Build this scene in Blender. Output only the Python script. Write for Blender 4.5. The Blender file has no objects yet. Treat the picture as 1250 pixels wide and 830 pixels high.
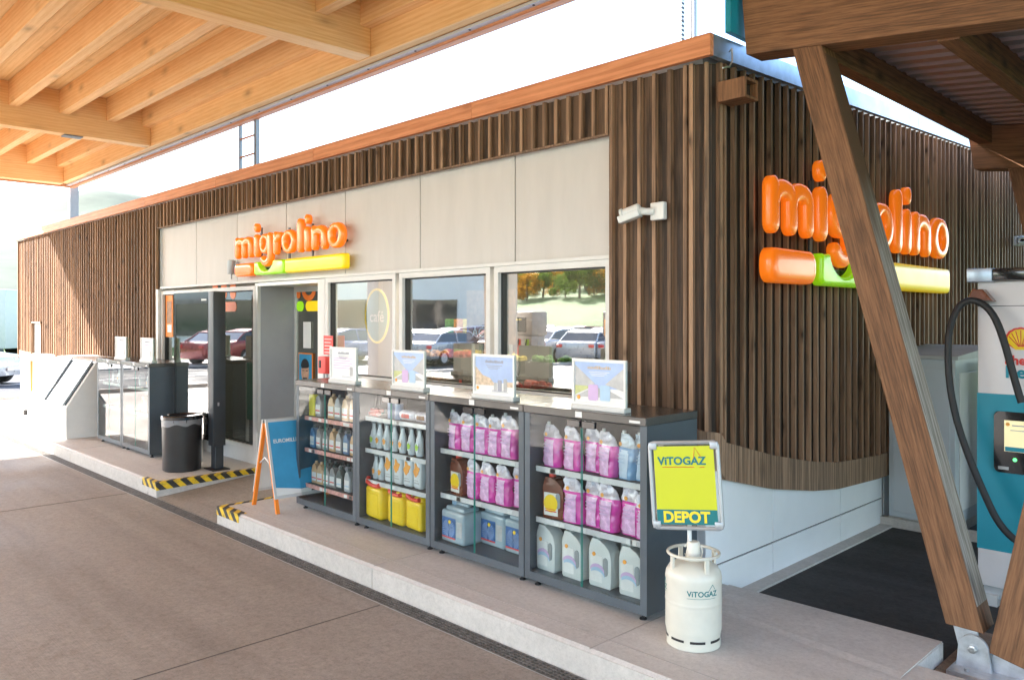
import bpy, bmesh, math, random
from mathutils import Vector, Matrix, noise
random.seed(7)
C = bpy.context.scene.collection
R = math.radians
pi = math.pi

# ------------------------------------------------------------------ materials
M = {}
def newmat(name):
    m = bpy.data.materials.new(name); m.use_nodes = True
    nt = m.node_tree; nt.nodes.clear()
    out = nt.nodes.new('ShaderNodeOutputMaterial')
    M[name] = m
    return m, nt, out
def N(nt, t, **kw):
    n = nt.nodes.new(t)
    for k, v in kw.items():
        if k.startswith('i_'): n.inputs[k[2:].replace('_', ' ')].default_value = v
        else: setattr(n, k, v)
    return n
def L(nt, a, b): nt.links.new(a, b)
def ramp(nt, fac, stops):
    r = N(nt, 'ShaderNodeValToRGB'); L(nt, fac, r.inputs[0])
    e = r.color_ramp.elements
    while len(e) > 1: e.remove(e[-1])
    e[0].position = stops[0][0]; e[0].color = (*stops[0][1], 1)
    for p, c in stops[1:]:
        q = e.new(p); q.color = (*c, 1)
    return r.outputs[0]
def c3(c, k): return tuple(max(0, min(1, v*k)) for v in c)

def pm(name, col, rough=.5, metal=0., var=.12, scale=6., bump=0., coat=0., trans=0., emit=0., bscale=40., spec=.5, stretch=(1,1,1), tone=.05):
    m, nt, out = newmat(name)
    p = N(nt, 'ShaderNodeBsdfPrincipled')
    p.inputs['Roughness'].default_value = rough; p.inputs['Metallic'].default_value = metal
    p.inputs['Coat Weight'].default_value = coat; p.inputs['Coat Roughness'].default_value = .06
    p.inputs['Transmission Weight'].default_value = trans
    p.inputs['Specular IOR Level'].default_value = spec
    tc = N(nt, 'ShaderNodeTexCoord')
    mp = N(nt, 'ShaderNodeMapping'); mp.inputs['Scale'].default_value = stretch
    L(nt, tc.outputs['Object'], mp.inputs[0])
    n = N(nt, 'ShaderNodeTexNoise', i_Scale=scale, i_Detail=6., i_Roughness=.6)
    L(nt, mp.outputs[0], n.inputs['Vector'])
    oi = N(nt, 'ShaderNodeObjectInfo'); om = N(nt, 'ShaderNodeMapRange'); om.inputs[3].default_value = 1-tone; om.inputs[4].default_value = 1+tone*.5
    L(nt, oi.outputs['Random'], om.inputs[0]); hs = N(nt, 'ShaderNodeHueSaturation'); L(nt, om.outputs[0], hs.inputs['Value'])
    L(nt, ramp(nt, n.outputs[0], [(.3, c3(col, 1-var)), (.7, c3(col, 1+var))]), hs.inputs['Color']); L(nt, hs.outputs[0], p.inputs['Base Color'])
    if var > 0:
        mr = N(nt, 'ShaderNodeMapRange'); mr.inputs[3].default_value = max(0, rough-.08); mr.inputs[4].default_value = min(1, rough+.1)
        L(nt, n.outputs[0], mr.inputs[0]); L(nt, mr.outputs[0], p.inputs['Roughness'])
    if bump:
        n2 = N(nt, 'ShaderNodeTexNoise', i_Scale=bscale, i_Detail=5.)
        L(nt, mp.outputs[0], n2.inputs['Vector'])
        b = N(nt, 'ShaderNodeBump', i_Strength=bump, i_Distance=.01)
        L(nt, n2.outputs[0], b.inputs['Height']); L(nt, b.outputs[0], p.inputs['Normal'])
    if emit:
        p.inputs['Emission Color'].default_value = (*col, 1); p.inputs['Emission Strength'].default_value = emit
    L(nt, p.outputs[0], out.inputs[0])
    return m

def wood(name, a, b, axis='Z', rough=.65, knots=.5, fine=60., isl=.35, coat=0., dark=None, ringmix=.8, kscale=3.6):
    """grain along axis; every board (mesh island) has its own tone, grain offset and knots"""
    m, nt, out = newmat(name)
    p = N(nt, 'ShaderNodeBsdfPrincipled'); p.inputs['Roughness'].default_value = rough
    p.inputs['Coat Weight'].default_value = coat
    p.inputs['Specular IOR Level'].default_value = .35
    tc = N(nt, 'ShaderNodeTexCoord'); g = N(nt, 'ShaderNodeNewGeometry')
    off = N(nt, 'ShaderNodeVectorMath', operation='SCALE'); off.inputs[0].default_value = (37, 53, 71)
    L(nt, g.outputs['Random Per Island'], off.inputs['Scale'])
    add = N(nt, 'ShaderNodeVectorMath', operation='ADD')
    L(nt, tc.outputs['Object'], add.inputs[0]); L(nt, off.outputs[0], add.inputs[1])
    k = {'X': (.05, 1, 1), 'Y': (1, .05, 1), 'Z': (1, 1, .05)}[axis]
    mp = N(nt, 'ShaderNodeMapping'); mp.inputs['Scale'].default_value = k
    L(nt, add.outputs[0], mp.inputs[0])
    # knots bend the grain
    k2 = {'X': (.45, 1, 1), 'Y': (1, .45, 1), 'Z': (1, 1, .45)}[axis]
    mp2 = N(nt, 'ShaderNodeMapping'); mp2.inputs['Scale'].default_value = k2
    L(nt, add.outputs[0], mp2.inputs[0])
    vo = N(nt, 'ShaderNodeTexVoronoi', i_Scale=kscale); L(nt, mp2.outputs[0], vo.inputs['Vector'])
    kn = ramp(nt, vo.outputs['Distance'], [(.05, (1, 1, 1)), (.12, (.45, .45, .45)), (.26, (0, 0, 0))])
    w = N(nt, 'ShaderNodeTexWave', wave_type='RINGS', i_Scale=7., i_Distortion=6., i_Detail=3.)
    w.inputs['Detail Scale'].default_value = 1.6
    L(nt, mp.outputs[0], w.inputs['Vector'])
    n = N(nt, 'ShaderNodeTexNoise', i_Scale=fine, i_Detail=5., i_Roughness=.65); L(nt, mp.outputs[0], n.inputs['Vector'])
    mx = N(nt, 'ShaderNodeMix', data_type='FLOAT'); mx.inputs[0].default_value = ringmix
    L(nt, w.outputs[1], mx.inputs[2]); L(nt, n.outputs[0], mx.inputs[3])
    col = ramp(nt, mx.outputs[0], [(.34, a), (.62, b)])
    n3 = N(nt, 'ShaderNodeTexNoise', i_Scale=3., i_Detail=6., i_Roughness=.7); L(nt, mp2.outputs[0], n3.inputs['Vector'])
    hv = N(nt, 'ShaderNodeHueSaturation')
    L(nt, col, hv.inputs['Color'])
    ad = N(nt, 'ShaderNodeMath', operation='ADD'); L(nt, g.outputs['Random Per Island'], ad.inputs[0]); L(nt, n3.outputs[0], ad.inputs[1])
    mr = N(nt, 'ShaderNodeMapRange'); mr.inputs[1].default_value = .3; mr.inputs[2].default_value = 1.7
    mr.inputs[3].default_value = 1-isl; mr.inputs[4].default_value = 1+isl
    L(nt, ad.outputs[0], mr.inputs[0]); L(nt, mr.outputs[0], hv.inputs['Value'])
    mk = N(nt, 'ShaderNodeMix', data_type='RGBA')
    sc = N(nt, 'ShaderNodeMath', operation='MULTIPLY'); L(nt, kn, sc.inputs[0]); sc.inputs[1].default_value = knots
    L(nt, sc.outputs[0], mk.inputs[0]); L(nt, hv.outputs[0], mk.inputs[6]); mk.inputs[7].default_value = (*(dark or c3(a, .3)), 1)
    L(nt, mk.outputs[2], p.inputs['Base Color'])
    b_ = N(nt, 'ShaderNodeBump', i_Strength=.25, i_Distance=.004); L(nt, mx.outputs[0], b_.inputs['Height']); L(nt, b_.outputs[0], p.inputs['Normal'])
    L(nt, p.outputs[0], out.inputs[0])
    return m

def glass(name, tint=(.9, .95, .93), base=.04, k=1., dirt=.0):
    m, nt, out = newmat(name)
    t = N(nt, 'ShaderNodeBsdfTransparent'); t.inputs[0].default_value = (*tint, 1)
    g = N(nt, 'ShaderNodeBsdfGlossy'); g.inputs['Roughness'].default_value = .015; g.inputs['Color'].default_value = (1, 1, 1, 1)
    f = N(nt, 'ShaderNodeFresnel', i_IOR=1.5)
    ma = N(nt, 'ShaderNodeMath', operation='MULTIPLY_ADD', use_clamp=True); ma.inputs[1].default_value = k; ma.inputs[2].default_value = base
    tc = N(nt, 'ShaderNodeTexCoord'); n = N(nt, 'ShaderNodeTexNoise', i_Scale=.9, i_Detail=1.); L(nt, tc.outputs['Object'], n.inputs['Vector'])
    b = N(nt, 'ShaderNodeBump', i_Strength=.05, i_Distance=.03); L(nt, n.outputs[0], b.inputs['Height']); L(nt, b.outputs[0], g.inputs['Normal'])
    L(nt, f.outputs[0], ma.inputs[0])
    ge = N(nt, 'ShaderNodeNewGeometry'); fr_ = N(nt, 'ShaderNodeMath', operation='SUBTRACT'); fr_.inputs[0].default_value = 1; L(nt, ge.outputs['Backfacing'], fr_.inputs[1])
    mu = N(nt, 'ShaderNodeMath', operation='MULTIPLY'); L(nt, ma.outputs[0], mu.inputs[0]); L(nt, fr_.outputs[0], mu.inputs[1])
    mx = N(nt, 'ShaderNodeMixShader'); L(nt, mu.outputs[0], mx.inputs[0]); L(nt, t.outputs[0], mx.inputs[1]); L(nt, g.outputs[0], mx.inputs[2])
    L(nt, mx.outputs[0], out.inputs[0])
    return m

def concrete(name, a, b, rough=.8, joints=None, broom=True, spots=True, streak=1., grain=1.):
    m, nt, out = newmat(name)
    p = N(nt, 'ShaderNodeBsdfPrincipled'); p.inputs['Roughness'].default_value = rough; p.inputs['Specular IOR Level'].default_value = .35
    g = N(nt, 'ShaderNodeNewGeometry')
    n1 = N(nt, 'ShaderNodeTexNoise', i_Scale=.55, i_Detail=8., i_Roughness=.62); L(nt, g.outputs['Position'], n1.inputs['Vector'])
    n2 = N(nt, 'ShaderNodeTexNoise', i_Scale=14., i_Detail=8., i_Roughness=.75); L(nt, g.outputs['Position'], n2.inputs['Vector'])
    mx = N(nt, 'ShaderNodeMix', data_type='FLOAT'); mx.inputs[0].default_value = .38; L(nt, n1.outputs[0], mx.inputs[2]); L(nt, n2.outputs[0], mx.inputs[3])
    col = ramp(nt, mx.outputs[0], [(.33, a), (.5, tuple((x+y)/2 for x, y in zip(a, b))), (.66, b)])
    # tyre and wear streaks along the driving direction
    mp = N(nt, 'ShaderNodeMapping'); mp.inputs['Scale'].default_value = (.12, 1.6, 1); L(nt, g.outputs['Position'], mp.inputs[0])
    n4 = N(nt, 'ShaderNodeTexNoise', i_Scale=2.2, i_Detail=5., i_Roughness=.6); L(nt, mp.outputs[0], n4.inputs['Vector'])
    st = ramp(nt, n4.outputs[0], [(.36, (.72, .70, .69)), (.58, (1.0, 1.0, 1.0))])
    m1 = N(nt, 'ShaderNodeMix', data_type='RGBA', blend_type='MULTIPLY'); m1.inputs[0].default_value = streak
    L(nt, col, m1.inputs[6]); L(nt, st, m1.inputs[7]); cur = m1.outputs[2]
    if spots:
        vo = N(nt, 'ShaderNodeTexVoronoi', i_Scale=1.1); L(nt, g.outputs['Position'], vo.inputs['Vector'])
        sp = ramp(nt, vo.outputs['Distance'], [(.015, (.45, .43, .42)), (.04, (1, 1, 1))])
        m2 = N(nt, 'ShaderNodeMix', data_type='RGBA', blend_type='MULTIPLY'); m2.inputs[0].default_value = .8
        L(nt, cur, m2.inputs[6]); L(nt, sp, m2.inputs[7]); cur = m2.outputs[2]
    n5 = N(nt, 'ShaderNodeTexNoise', i_Scale=34., i_Detail=6., i_Roughness=.9); L(nt, g.outputs['Position'], n5.inputs['Vector'])
    gr = ramp(nt, n5.outputs[0], [(.36, (.66, .65, .64)), (.47, (.96, .96, .96)), (.62, (1.22, 1.21, 1.20))])
    m3 = N(nt, 'ShaderNodeMix', data_type='RGBA', blend_type='MULTIPLY'); m3.inputs[0].default_value = grain; L(nt, cur, m3.inputs[6]); L(nt, gr, m3.inputs[7]); cur = m3.outputs[2]
    n6 = N(nt, 'ShaderNodeTexNoise', i_Scale=1.7, i_Detail=9., i_Roughness=.72, i_Distortion=.6); L(nt, g.outputs['Position'], n6.inputs['Vector'])
    sn = ramp(nt, n6.outputs[0], [(.27, (.74, .72, .70)), (.38, (.98, .98, .98)), (.62, (1, 1, 1)), (.76, (1.08, 1.08, 1.07))])
    m4 = N(nt, 'ShaderNodeMix', data_type='RGBA', blend_type='MULTIPLY'); m4.inputs[0].default_value = 1; L(nt, cur, m4.inputs[6]); L(nt, sn, m4.inputs[7]); cur = m4.outputs[2]
    L(nt, cur, p.inputs['Base Color'])
    mr = N(nt, 'ShaderNodeMapRange'); mr.inputs[1].default_value = .35; mr.inputs[2].default_value = .65
    mr.inputs[3].default_value = rough-.25; mr.inputs[4].default_value = rough+.08
    L(nt, n1.outputs[0], mr.inputs[0]); L(nt, mr.outputs[0], p.inputs['Roughness'])
    mpb = N(nt, 'ShaderNodeMapping'); mpb.inputs['Scale'].default_value = (4, 160, 4) if broom else (60, 60, 60)
    L(nt, g.outputs['Position'], mpb.inputs[0])
    nb = N(nt, 'ShaderNodeTexNoise', i_Scale=1., i_Detail=4.); L(nt, mpb.outputs[0], nb.inputs['Vector'])
    b_ = N(nt, 'ShaderNodeBump', i_Strength=.35, i_Distance=.004); L(nt, nb.outputs[0], b_.inputs['Height']); L(nt, b_.outputs[0], p.inputs['Normal'])
    L(nt, p.outputs[0], out.inputs[0])
    return m

def hazard(name):
    m, nt, out = newmat(name)
    p = N(nt, 'ShaderNodeBsdfPrincipled'); p.inputs['Roughness'].default_value = .5
    g = N(nt, 'ShaderNodeNewGeometry')
    d = N(nt, 'ShaderNodeVectorMath', operation='DOT_PRODUCT'); d.inputs[1].default_value = (6.6, 6.6, 6.6)
    L(nt, g.outputs['Position'], d.inputs[0])
    fr = N(nt, 'ShaderNodeMath', operation='FRACT'); L(nt, d.outputs['Value'], fr.inputs[0])
    gt = N(nt, 'ShaderNodeMath', operation='GREATER_THAN'); gt.inputs[1].default_value = .5; L(nt, fr.outputs[0], gt.inputs[0])
    n = N(nt, 'ShaderNodeTexNoise', i_Scale=25., i_Detail=5.); L(nt, g.outputs['Position'], n.inputs['Vector'])
    ye = ramp(nt, n.outputs[0], [(.3, (.42, .30, .05)), (.5, (.78, .52, .02)), (.8, (.85, .6, .03))])
    bl = ramp(nt, n.outputs[0], [(.3, (.02, .02, .02)), (.7, (.06, .055, .05))])
    mx = N(nt, 'ShaderNodeMix', data_type='RGBA'); L(nt, gt.outputs[0], mx.inputs[0]); L(nt, ye, mx.inputs[6]); L(nt, bl, mx.inputs[7])
    L(nt, mx.outputs[2], p.inputs['Base Color']); L(nt, p.outputs[0], out.inputs[0])
    return m

# ------------------------------------------------------------------ mesh builder
class MB:
    def __init__(s): s.v = []; s.f = []; s.sm = []
    def add(s, vs, fs, smooth=False):
        o = len(s.v); s.v += [tuple(v) for v in vs]
        for f in fs: s.f.append([i+o for i in f]); s.sm.append(smooth)
        return s
    def box(s, x0, x1, y0, y1, z0, z1):
        return s.hexa([(x0,y0,z0),(x1,y0,z0),(x1,y1,z0),(x0,y1,z0),(x0,y0,z1),(x1,y0,z1),(x1,y1,z1),(x0,y1,z1)])
    def hexa(s, p):
        return s.add(p, [(0,3,2,1),(4,5,6,7),(0,1,5,4),(1,2,6,5),(2,3,7,6),(3,0,4,7)])
    def rbox(s, x0, x1, y0, y1, z0, z1, r=.01, seg=3):
        bm = bmesh.new(); bmesh.ops.create_cube(bm, size=1)
        for v in bm.verts:
            v.co = Vector(((x0+x1)/2+v.co.x*(x1-x0), (y0+y1)/2+v.co.y*(y1-y0), (z0+z1)/2+v.co.z*(z1-z0)))
        bmesh.ops.bevel(bm, geom=list(bm.edges), offset=r, segments=seg, profile=.5, affect='EDGES', clamp_overlap=True)
        return s.bm(bm, True)
    def bm(s, bm, smooth=False, mat=None):
        bm.verts.index_update()
        vs = [(mat @ v.co) if mat else v.co.copy() for v in bm.verts]
        s.add(vs, [[v.index for v in f.verts] for f in bm.faces], smooth); bm.free(); return s
    def quad(s, a, b, c, d): return s.add([a, b, c, d], [(0,1,2,3)])
    def lathe(s, prof, seg=24, c=(0,0,0), ax='Z', smooth=True, sx=1., sy=1.):
        vs = []; n = len(prof)
        for r, z in prof:
            for i in range(seg):
                a = 2*pi*i/seg; x, y = r*math.cos(a)*sx, r*math.sin(a)*sy
                if ax == 'Z': p = (x, y, z)
                elif ax == 'Y': p = (x, z, y)
                else: p = (z, x, y)
                vs.append((p[0]+c[0], p[1]+c[1], p[2]+c[2]))
        fs = []
        for k in range(n-1):
            for i in range(seg):
                j = (i+1) % seg
                fs.append((k*seg+i, k*seg+j, (k+1)*seg+j, (k+1)*seg+i))
        fs.append(list(range(seg))[::-1]); fs.append([(n-1)*seg+i for i in range(seg)])
        return s.add(vs, fs, smooth)
    def tube(s, pts, r, seg=10, closed=False):
        pts = [Vector(p) for p in pts]; n = len(pts); vs = []; fs = []
        up = Vector((0,0,1)); prev = None
        for i, p in enumerate(pts):
            a = pts[i-1] if (i or closed) else p; b = pts[(i+1) % n] if (i < n-1 or closed) else p
            t = (b-a).normalized()
            if prev is None:
                u = t.cross(up)
                if u.length < .05: u = t.cross(Vector((1,0,0)))
            else: u = prev - t*prev.dot(t)
            u.normalize(); prev = u; w = t.cross(u)
            rr = r[i] if isinstance(r, (list, tuple)) else r
            for k in range(seg):
                q = 2*pi*k/seg; vs.append(p+(u*math.cos(q)+w*math.sin(q))*rr)
        m = n if closed else n-1
        for i in range(m):
            for k in range(seg):
                l = (k+1) % seg; j = (i+1) % n
                fs.append((i*seg+k, i*seg+l, j*seg+l, j*seg+k))
        if not closed:
            fs.append(list(range(seg))[::-1]); fs.append([(n-1)*seg+k for k in range(seg)])
        return s.add(vs, fs, True)
    def prism(s, outl, y0, y1, bev=0., seg=3, smooth=False):
        """outline in XZ extruded along Y (front at y0), front/back rims bevelled"""
        bm = bmesh.new()
        a = [bm.verts.new((x, y0, z)) for x, z in outl]; b = [bm.verts.new((x, y1, z)) for x, z in outl]
        n = len(outl)
        f1 = bm.faces.new(a); f2 = bm.faces.new(b[::-1])
        for i in range(n): bm.faces.new((a[i], b[i], b[(i+1) % n], a[(i+1) % n]))
        if bev:
            ed = list(set(f1.edges) | set(f2.edges))
            bmesh.ops.bevel(bm, geom=ed, offset=bev, segments=seg, profile=.5, affect='EDGES', clamp_overlap=True)
        bmesh.ops.recalc_face_normals(bm, faces=bm.faces)
        return s.bm(bm, smooth)
    def me(s, name, mats, fix=True):
        me = bpy.data.meshes.new(name); me.from_pydata(s.v, [], s.f)
        for p, k in zip(me.polygons, s.sm): p.use_smooth = k
        if fix:
            bm = bmesh.new(); bm.from_mesh(me); bmesh.ops.recalc_face_normals(bm, faces=bm.faces); bm.to_mesh(me); bm.free()
        for m in (mats if isinstance(mats, (list, tuple)) else [mats]): me.materials.append(M[m] if isinstance(m, str) else m)
        if any(s.sm):
            try: me.set_sharp_from_angle(angle=R(38))
            except Exception: pass
        me.update(); return me
    def ob(s, name, mats, parent=None, loc=(0,0,0), rz=0., rot=None):
        return link(name, s.me(name, mats), parent, loc, rz, rot)

def link(name, me, parent=None, loc=(0,0,0), rz=0., rot=None):
    o = bpy.data.objects.new(name, me); C.objects.link(o)
    o.parent = parent; o.location = loc; o.rotation_euler = rot or (0,0,rz)
    return o
def thing(name, label, cat, loc=(0,0,0), rz=0., group=None, rot=None):
    o = bpy.data.objects.new(name, None); C.objects.link(o); o.empty_display_size = .1
    o.location = loc; o.rotation_euler = rot or (0,0,rz)
    o['label'] = label; o['category'] = cat
    if group: o['group'] = group
    return o
def tag(o, label, cat, group=None, kind=None):
    if label: o['label'] = label
    if cat: o['category'] = cat
    if group: o['group'] = group
    if kind: o['kind'] = kind
    return o
def struct(o): o['kind'] = 'structure'; return o
def lab(o, s): o['label'] = s; return o

def text_mesh(txt, size, depth=.001, bold=0., align='LEFT', sx=1.):
    cu = bpy.data.curves.new('t', 'FONT'); cu.body = txt; cu.size = size; cu.extrude = depth; cu.offset = bold; cu.align_x = align
    cu.resolution_u = 3
    ob = bpy.data.objects.new('t', cu); C.objects.link(ob)
    dg = bpy.context.evaluated_depsgraph_get(); dg.update()
    me = bpy.data.meshes.new_from_object(ob.evaluated_get(dg))
    bpy.data.objects.remove(ob); bpy.data.curves.remove(cu)
    # text lies in XY: stand it up in XZ, facing -Y
    me.transform(Matrix.Rotation(pi/2, 4, 'X') @ Matrix.Diagonal((sx, 1, 1, 1)))
    return me
def text(name, txt, size, mat, parent, loc, rz=0., depth=.001, bold=0., align='LEFT', sx=1., rot=None):
    me = text_mesh(txt, size, depth, bold, align, sx); me.materials.clear(); me.materials.append(M[mat])
    return link(name, me, parent, loc, rz, rot)

def gmat(name, cols):   # simple flat-print material list
    for n, c in cols.items(): pm(n, c, rough=.55, var=.04, scale=8)

# palette -----------------------------------------------------------------
wood('slat_wood', (.14, .083, .051), (.35, .21, .127), 'Z', isl=.26, knots=.9, kscale=7., ringmix=.7)
wood('back_wood', (.016, .011, .008), (.048, .031, .021), 'Z', isl=.25, knots=.6, kscale=6., ringmix=.7)  # side backing: shade between slats and open gaps put into the dark tone
wood('back_wood_front', (.045, .028, .019), (.15, .09, .055), 'Z', isl=.3, knots=.9, kscale=6., ringmix=.7)  # front copy of the backing, lighter because its lighting is in the colour
wood('skirt_wood', (.15, .09, .056), (.32, .205, .13), 'Z', isl=.30, knots=.7, kscale=5.)
wood('glulam_x', (.78, .425, .165), (.88, .54, .245), 'X', isl=.10, knots=.55, kscale=2.9, dark=(.24, .11, .04))
wood('glulam_y', (.78, .425, .165), (.88, .54, .245), 'Y', isl=.10, knots=.55, kscale=2.9, dark=(.24, .11, .04))
wood('soffit_board', (.74, .48, .21), (.84, .58, .29), 'X', isl=.14, knots=.3, dark=(.3, .15, .06))
wood('stained_z', (.105, .048, .022), (.25, .120, .056), 'Z', isl=.12, knots=.9, kscale=4.6, ringmix=.86, fine=110., dark=(.02, .012, .008))
wood('painted_sheen_z', (.16, .135, .115), (.42, .385, .35), 'Z', isl=.1, knots=.9, kscale=5., ringmix=.9, dark=(.03, .025, .02))  # pale tone carries the open-sky light on the strut's side face
wood('stained_x', (.13, .060, .030), (.25, .12, .060), 'X', isl=.12, knots=.7, dark=(.04, .02, .012))
wood('stained_y', (.11, .052, .024), (.24, .12, .055), 'Y', isl=.12, knots=.5, dark=(.04, .02, .012))
wood('copper_board', (.50, .185, .08), (.66, .28, .135), 'X', isl=.10, knots=.5, dark=(.3, .1, .05), rough=.5)
concrete('forecourt', (.245, .215, .188), (.36, .322, .288), .74, grain=.8, streak=.6)
concrete('platform_conc', (.48, .46, .44), (.64, .62, .595), .78, streak=.3, grain=.45)
concrete('kerb_conc', (.42, .40, .37), (.62, .59, .55), .8, broom=False, streak=0., grain=.4)
concrete('asphalt', (.026, .026, .028), (.075, .073, .072), .9, broom=False, grain=1.)
concrete('road_asphalt', (.05, .05, .055), (.09, .09, .095), .9, broom=False)
concrete('pit', (.22, .15, .11), (.34, .25, .19), .9, broom=False)
hazard('hazard')
glass('window_glass', (.80, .84, .82), .32, 1.8)
glass('door_glass', (.45, .50, .50), .10, 1.6)
glass('cab_glass', (.90, .93, .93), .012, .5)
glass('cab_glass_left', (.80, .86, .85), .03, 1.0)
glass('totem_glass', (.6, .65, .65), .16, 1.2)
glass('acrylic', (.93, .96, .96), .03, .8)
pm('panel_cream', (.585, .56, .535), .55, var=.055, scale=3., stretch=(1.6,1,.35), bump=.05, bscale=120)
pm('joint_grey', (.12, .105, .095), .9)
pm('seam_dark', (.06, .055, .05), .8)
pm('alu', (.62, .62, .61), .38, metal=.35, var=.05)
pm('alu_white', (.68, .67, .65), .45, var=.05)
pm('grey_panel', (.30, .31, .33), .45, var=.06, scale=3)
pm('white_panel', (.82, .85, .88), .35, var=.05, scale=1.5)
pm('dark', (.018, .018, .02), .5)
pm('black_gloss', (.012, .013, .015), .15, coat=.6)
pm('anthracite', (.045, .052, .060), .42, metal=.2, var=.15, scale=3, bump=.04, bscale=300)
pm('cab_grey', (.085, .105, .125), .40, metal=.25, var=.12, scale=3, bump=.05, bscale=300)
pm('cab_top', (.11, .105, .10), .24, metal=.35, var=.2, scale=4)
pm('cab_inner', (.050, .052, .055), .6, var=.2)
pm('rail_white', (.60, .61, .62), .4)
pm('rail_red', (.62, .30, .26), .45, var=.35, scale=30)
pm('tag_white', (.72, .72, .70), .5)
pm('steel', (.45, .46, .47), .35, metal=.8, var=.12, scale=10)
pm('galv', (.50, .53, .56), .45, metal=.6, var=.22, scale=14)
pm('post_grey', (.20, .21, .22), .5, metal=.3)
pm('galv_flash', (.36, .44, .54), .32, metal=.75, var=.25, scale=5)
pm('grate', (.16, .15, .14), .6, metal=.5, var=.4, scale=20)
pm('white_plastic', (.74, .74, .72), .4, var=.04)
pm('util_grey', (.52, .57, .60), .45, var=.05, scale=2)
pm('util_roof', (.42, .44, .44), .6, var=.12, scale=4)
pm('sign_orange', (.98, .20, .010), .24, coat=.3, var=.03, scale=3, emit=.07)
pm('sign_orange_flat', (.90, .19, .02), .4, var=.03)
pm('sign_green', (.36, .80, .01), .24, coat=.25, var=.03, emit=.05)
pm('sign_yellow', (.97, .66, .003), .3, coat=.1, var=.03, emit=.05)
pm('bottle_cream', (.69, .67, .58), .38, var=.05, scale=8, coat=.3)
pm('vito_yellow', (.55, .575, .008), .5, var=.02)
pm('vito_teal', (.0, .16, .17), .5, var=.03)
pm('vito_red', (.70, .10, .04), .5, var=.03)
pm('depot_yellow', (.80, .62, .02), .5, var=.02)
pm('frame_grey', (.42, .44, .46), .35, metal=.4, var=.05)
pm('ev_white', (.72, .70, .72), .35, var=.03)
pm('ev_teal', (.0, .26, .36), .35, var=.04)
pm('rubber', (.018, .018, .02), .55)
pm('bin_black', (.022, .021, .022), .35, var=.25, scale=3)
pm('bag_film', (.22, .22, .23), .3, var=.15)
pm('orange_frame', (.85, .24, .02), .4, var=.05)
pm('fire_red', (.72, .05, .04), .4, var=.05)
pm('skin_print', (.55, .33, .22), .5, var=.25, scale=30)
pm('print_blue', (.04, .28, .50), .5, var=.1)
pm('print_sky', (.40, .52, .78), .5, var=.10, scale=10)
pm('print_pale', (.78, .78, .76), .5, var=.05)
pm('print_grey', (.48, .48, .48), .5, var=.2, scale=12)
pm('print_green', (.55, .58, .25), .5, var=.2, scale=14)
pm('print_beach', (.62, .48, .34), .5, var=.3, scale=30)
pm('print_lilac', (.60, .42, .66), .5, var=.1)
pm('print_lblue', (.40, .56, .72), .5, var=.1)
pm('print_orange', (.85, .36, .05), .5, var=.05)
pm('print_teal', (.02, .24, .20), .45, var=.1)
pm('print_text', (.35, .36, .42), .5, var=.05)
pm('pink_liquid', (.70, .06, .40), .18, coat=.8, var=.15, scale=14)
pm('pink_label', (.70, .42, .66), .25, coat=.6, var=.22, scale=26, bump=.5, bscale=60)
pm('blue_liquid', (.22, .42, .68), .18, coat=.8, var=.15, scale=14)
pm('blue_label', (.50, .64, .78), .30, coat=.5, var=.10, scale=20)
pm('film', (.70, .64, .70), .16, coat=.8, var=.20, scale=35, bump=.6, bscale=45)
pm('film_blue', (.62, .70, .78), .16, coat=.8, var=.20, scale=35, bump=.6, bscale=45)
pm('jug_white', (.60, .63, .62), .35, coat=.2, var=.05)
pm('jug_recess', (.26, .29, .30), .5)
pm('lid_grey', (.030, .036, .046), .3, coat=.4)
pm('jug_brown', (.16, .045, .022), .25, coat=.5, var=.15)
pm('cap_red', (.75, .05, .03), .35)
pm('can_yellow', (.90, .62, .01), .35, var=.05)
pm('clear_can', (.38, .47, .52), .20, coat=.5, var=.15, scale=6)
pm('label_blue', (.03, .12, .32), .4, var=.5, scale=22)
pm('spray_white', (.66, .70, .72), .3, var=.05)
pm('label_lime', (.42, .70, .05), .4)
pm('oil_tan', (.58, .36, .18), .3, coat=.4, var=.12)
pm('oil_grey', (.27, .27, .27), .3, coat=.4, var=.12)
pm('oil_blue', (.10, .20, .36), .3, coat=.4, var=.12)
pm('oil_dark', (.06, .09, .09), .3, coat=.4, var=.12)
pm('oil_light', (.40, .43, .46), .3, coat=.4, var=.12)
pm('yellow_box', (.80, .70, .05), .5)
pm('meadow', (.065, .145, .012), .9, var=.35, scale=.15, bump=0)
pm('hill_far', (.06, .075, .05), .95, var=.5, scale=.02)
pm('stubble', (.38, .30, .16), .95, var=.2, scale=.1)
pm('leaf_dark', (.07, .11, .025), .8, var=.4, scale=1.)
pm('leaf_gold', (.34, .20, .035), .8, var=.4, scale=1.)
for nm_, c_ in (('leaf_dark', (.10, .16, .03)), ('leaf_gold', (.42, .22, .03))):
    m_, nt_, out_ = newmat(nm_)
    g_ = N(nt_, 'ShaderNodeNewGeometry'); col_ = ramp(nt_, g_.outputs['Random Per Island'], [(0, c3(c_, .6)), (.6, c_), (1, c3(c_, 1.5))])
    d_ = N(nt_, 'ShaderNodeBsdfDiffuse'); t_ = N(nt_, 'ShaderNodeBsdfTranslucent'); x_ = N(nt_, 'ShaderNodeMixShader', ); x_.inputs[0].default_value = .55
    L(nt_, col_, d_.inputs[0]); L(nt_, col_, t_.inputs[0]); L(nt_, d_.outputs[0], x_.inputs[1]); L(nt_, t_.outputs[0], x_.inputs[2]); L(nt_, x_.outputs[0], out_.inputs[0])
pm('bark', (.11, .075, .05), .9)
pm('floor_in', (.15, .14, .13), .25, var=.1)
pm('wall_in', (.13, .115, .10), .7)
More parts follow.
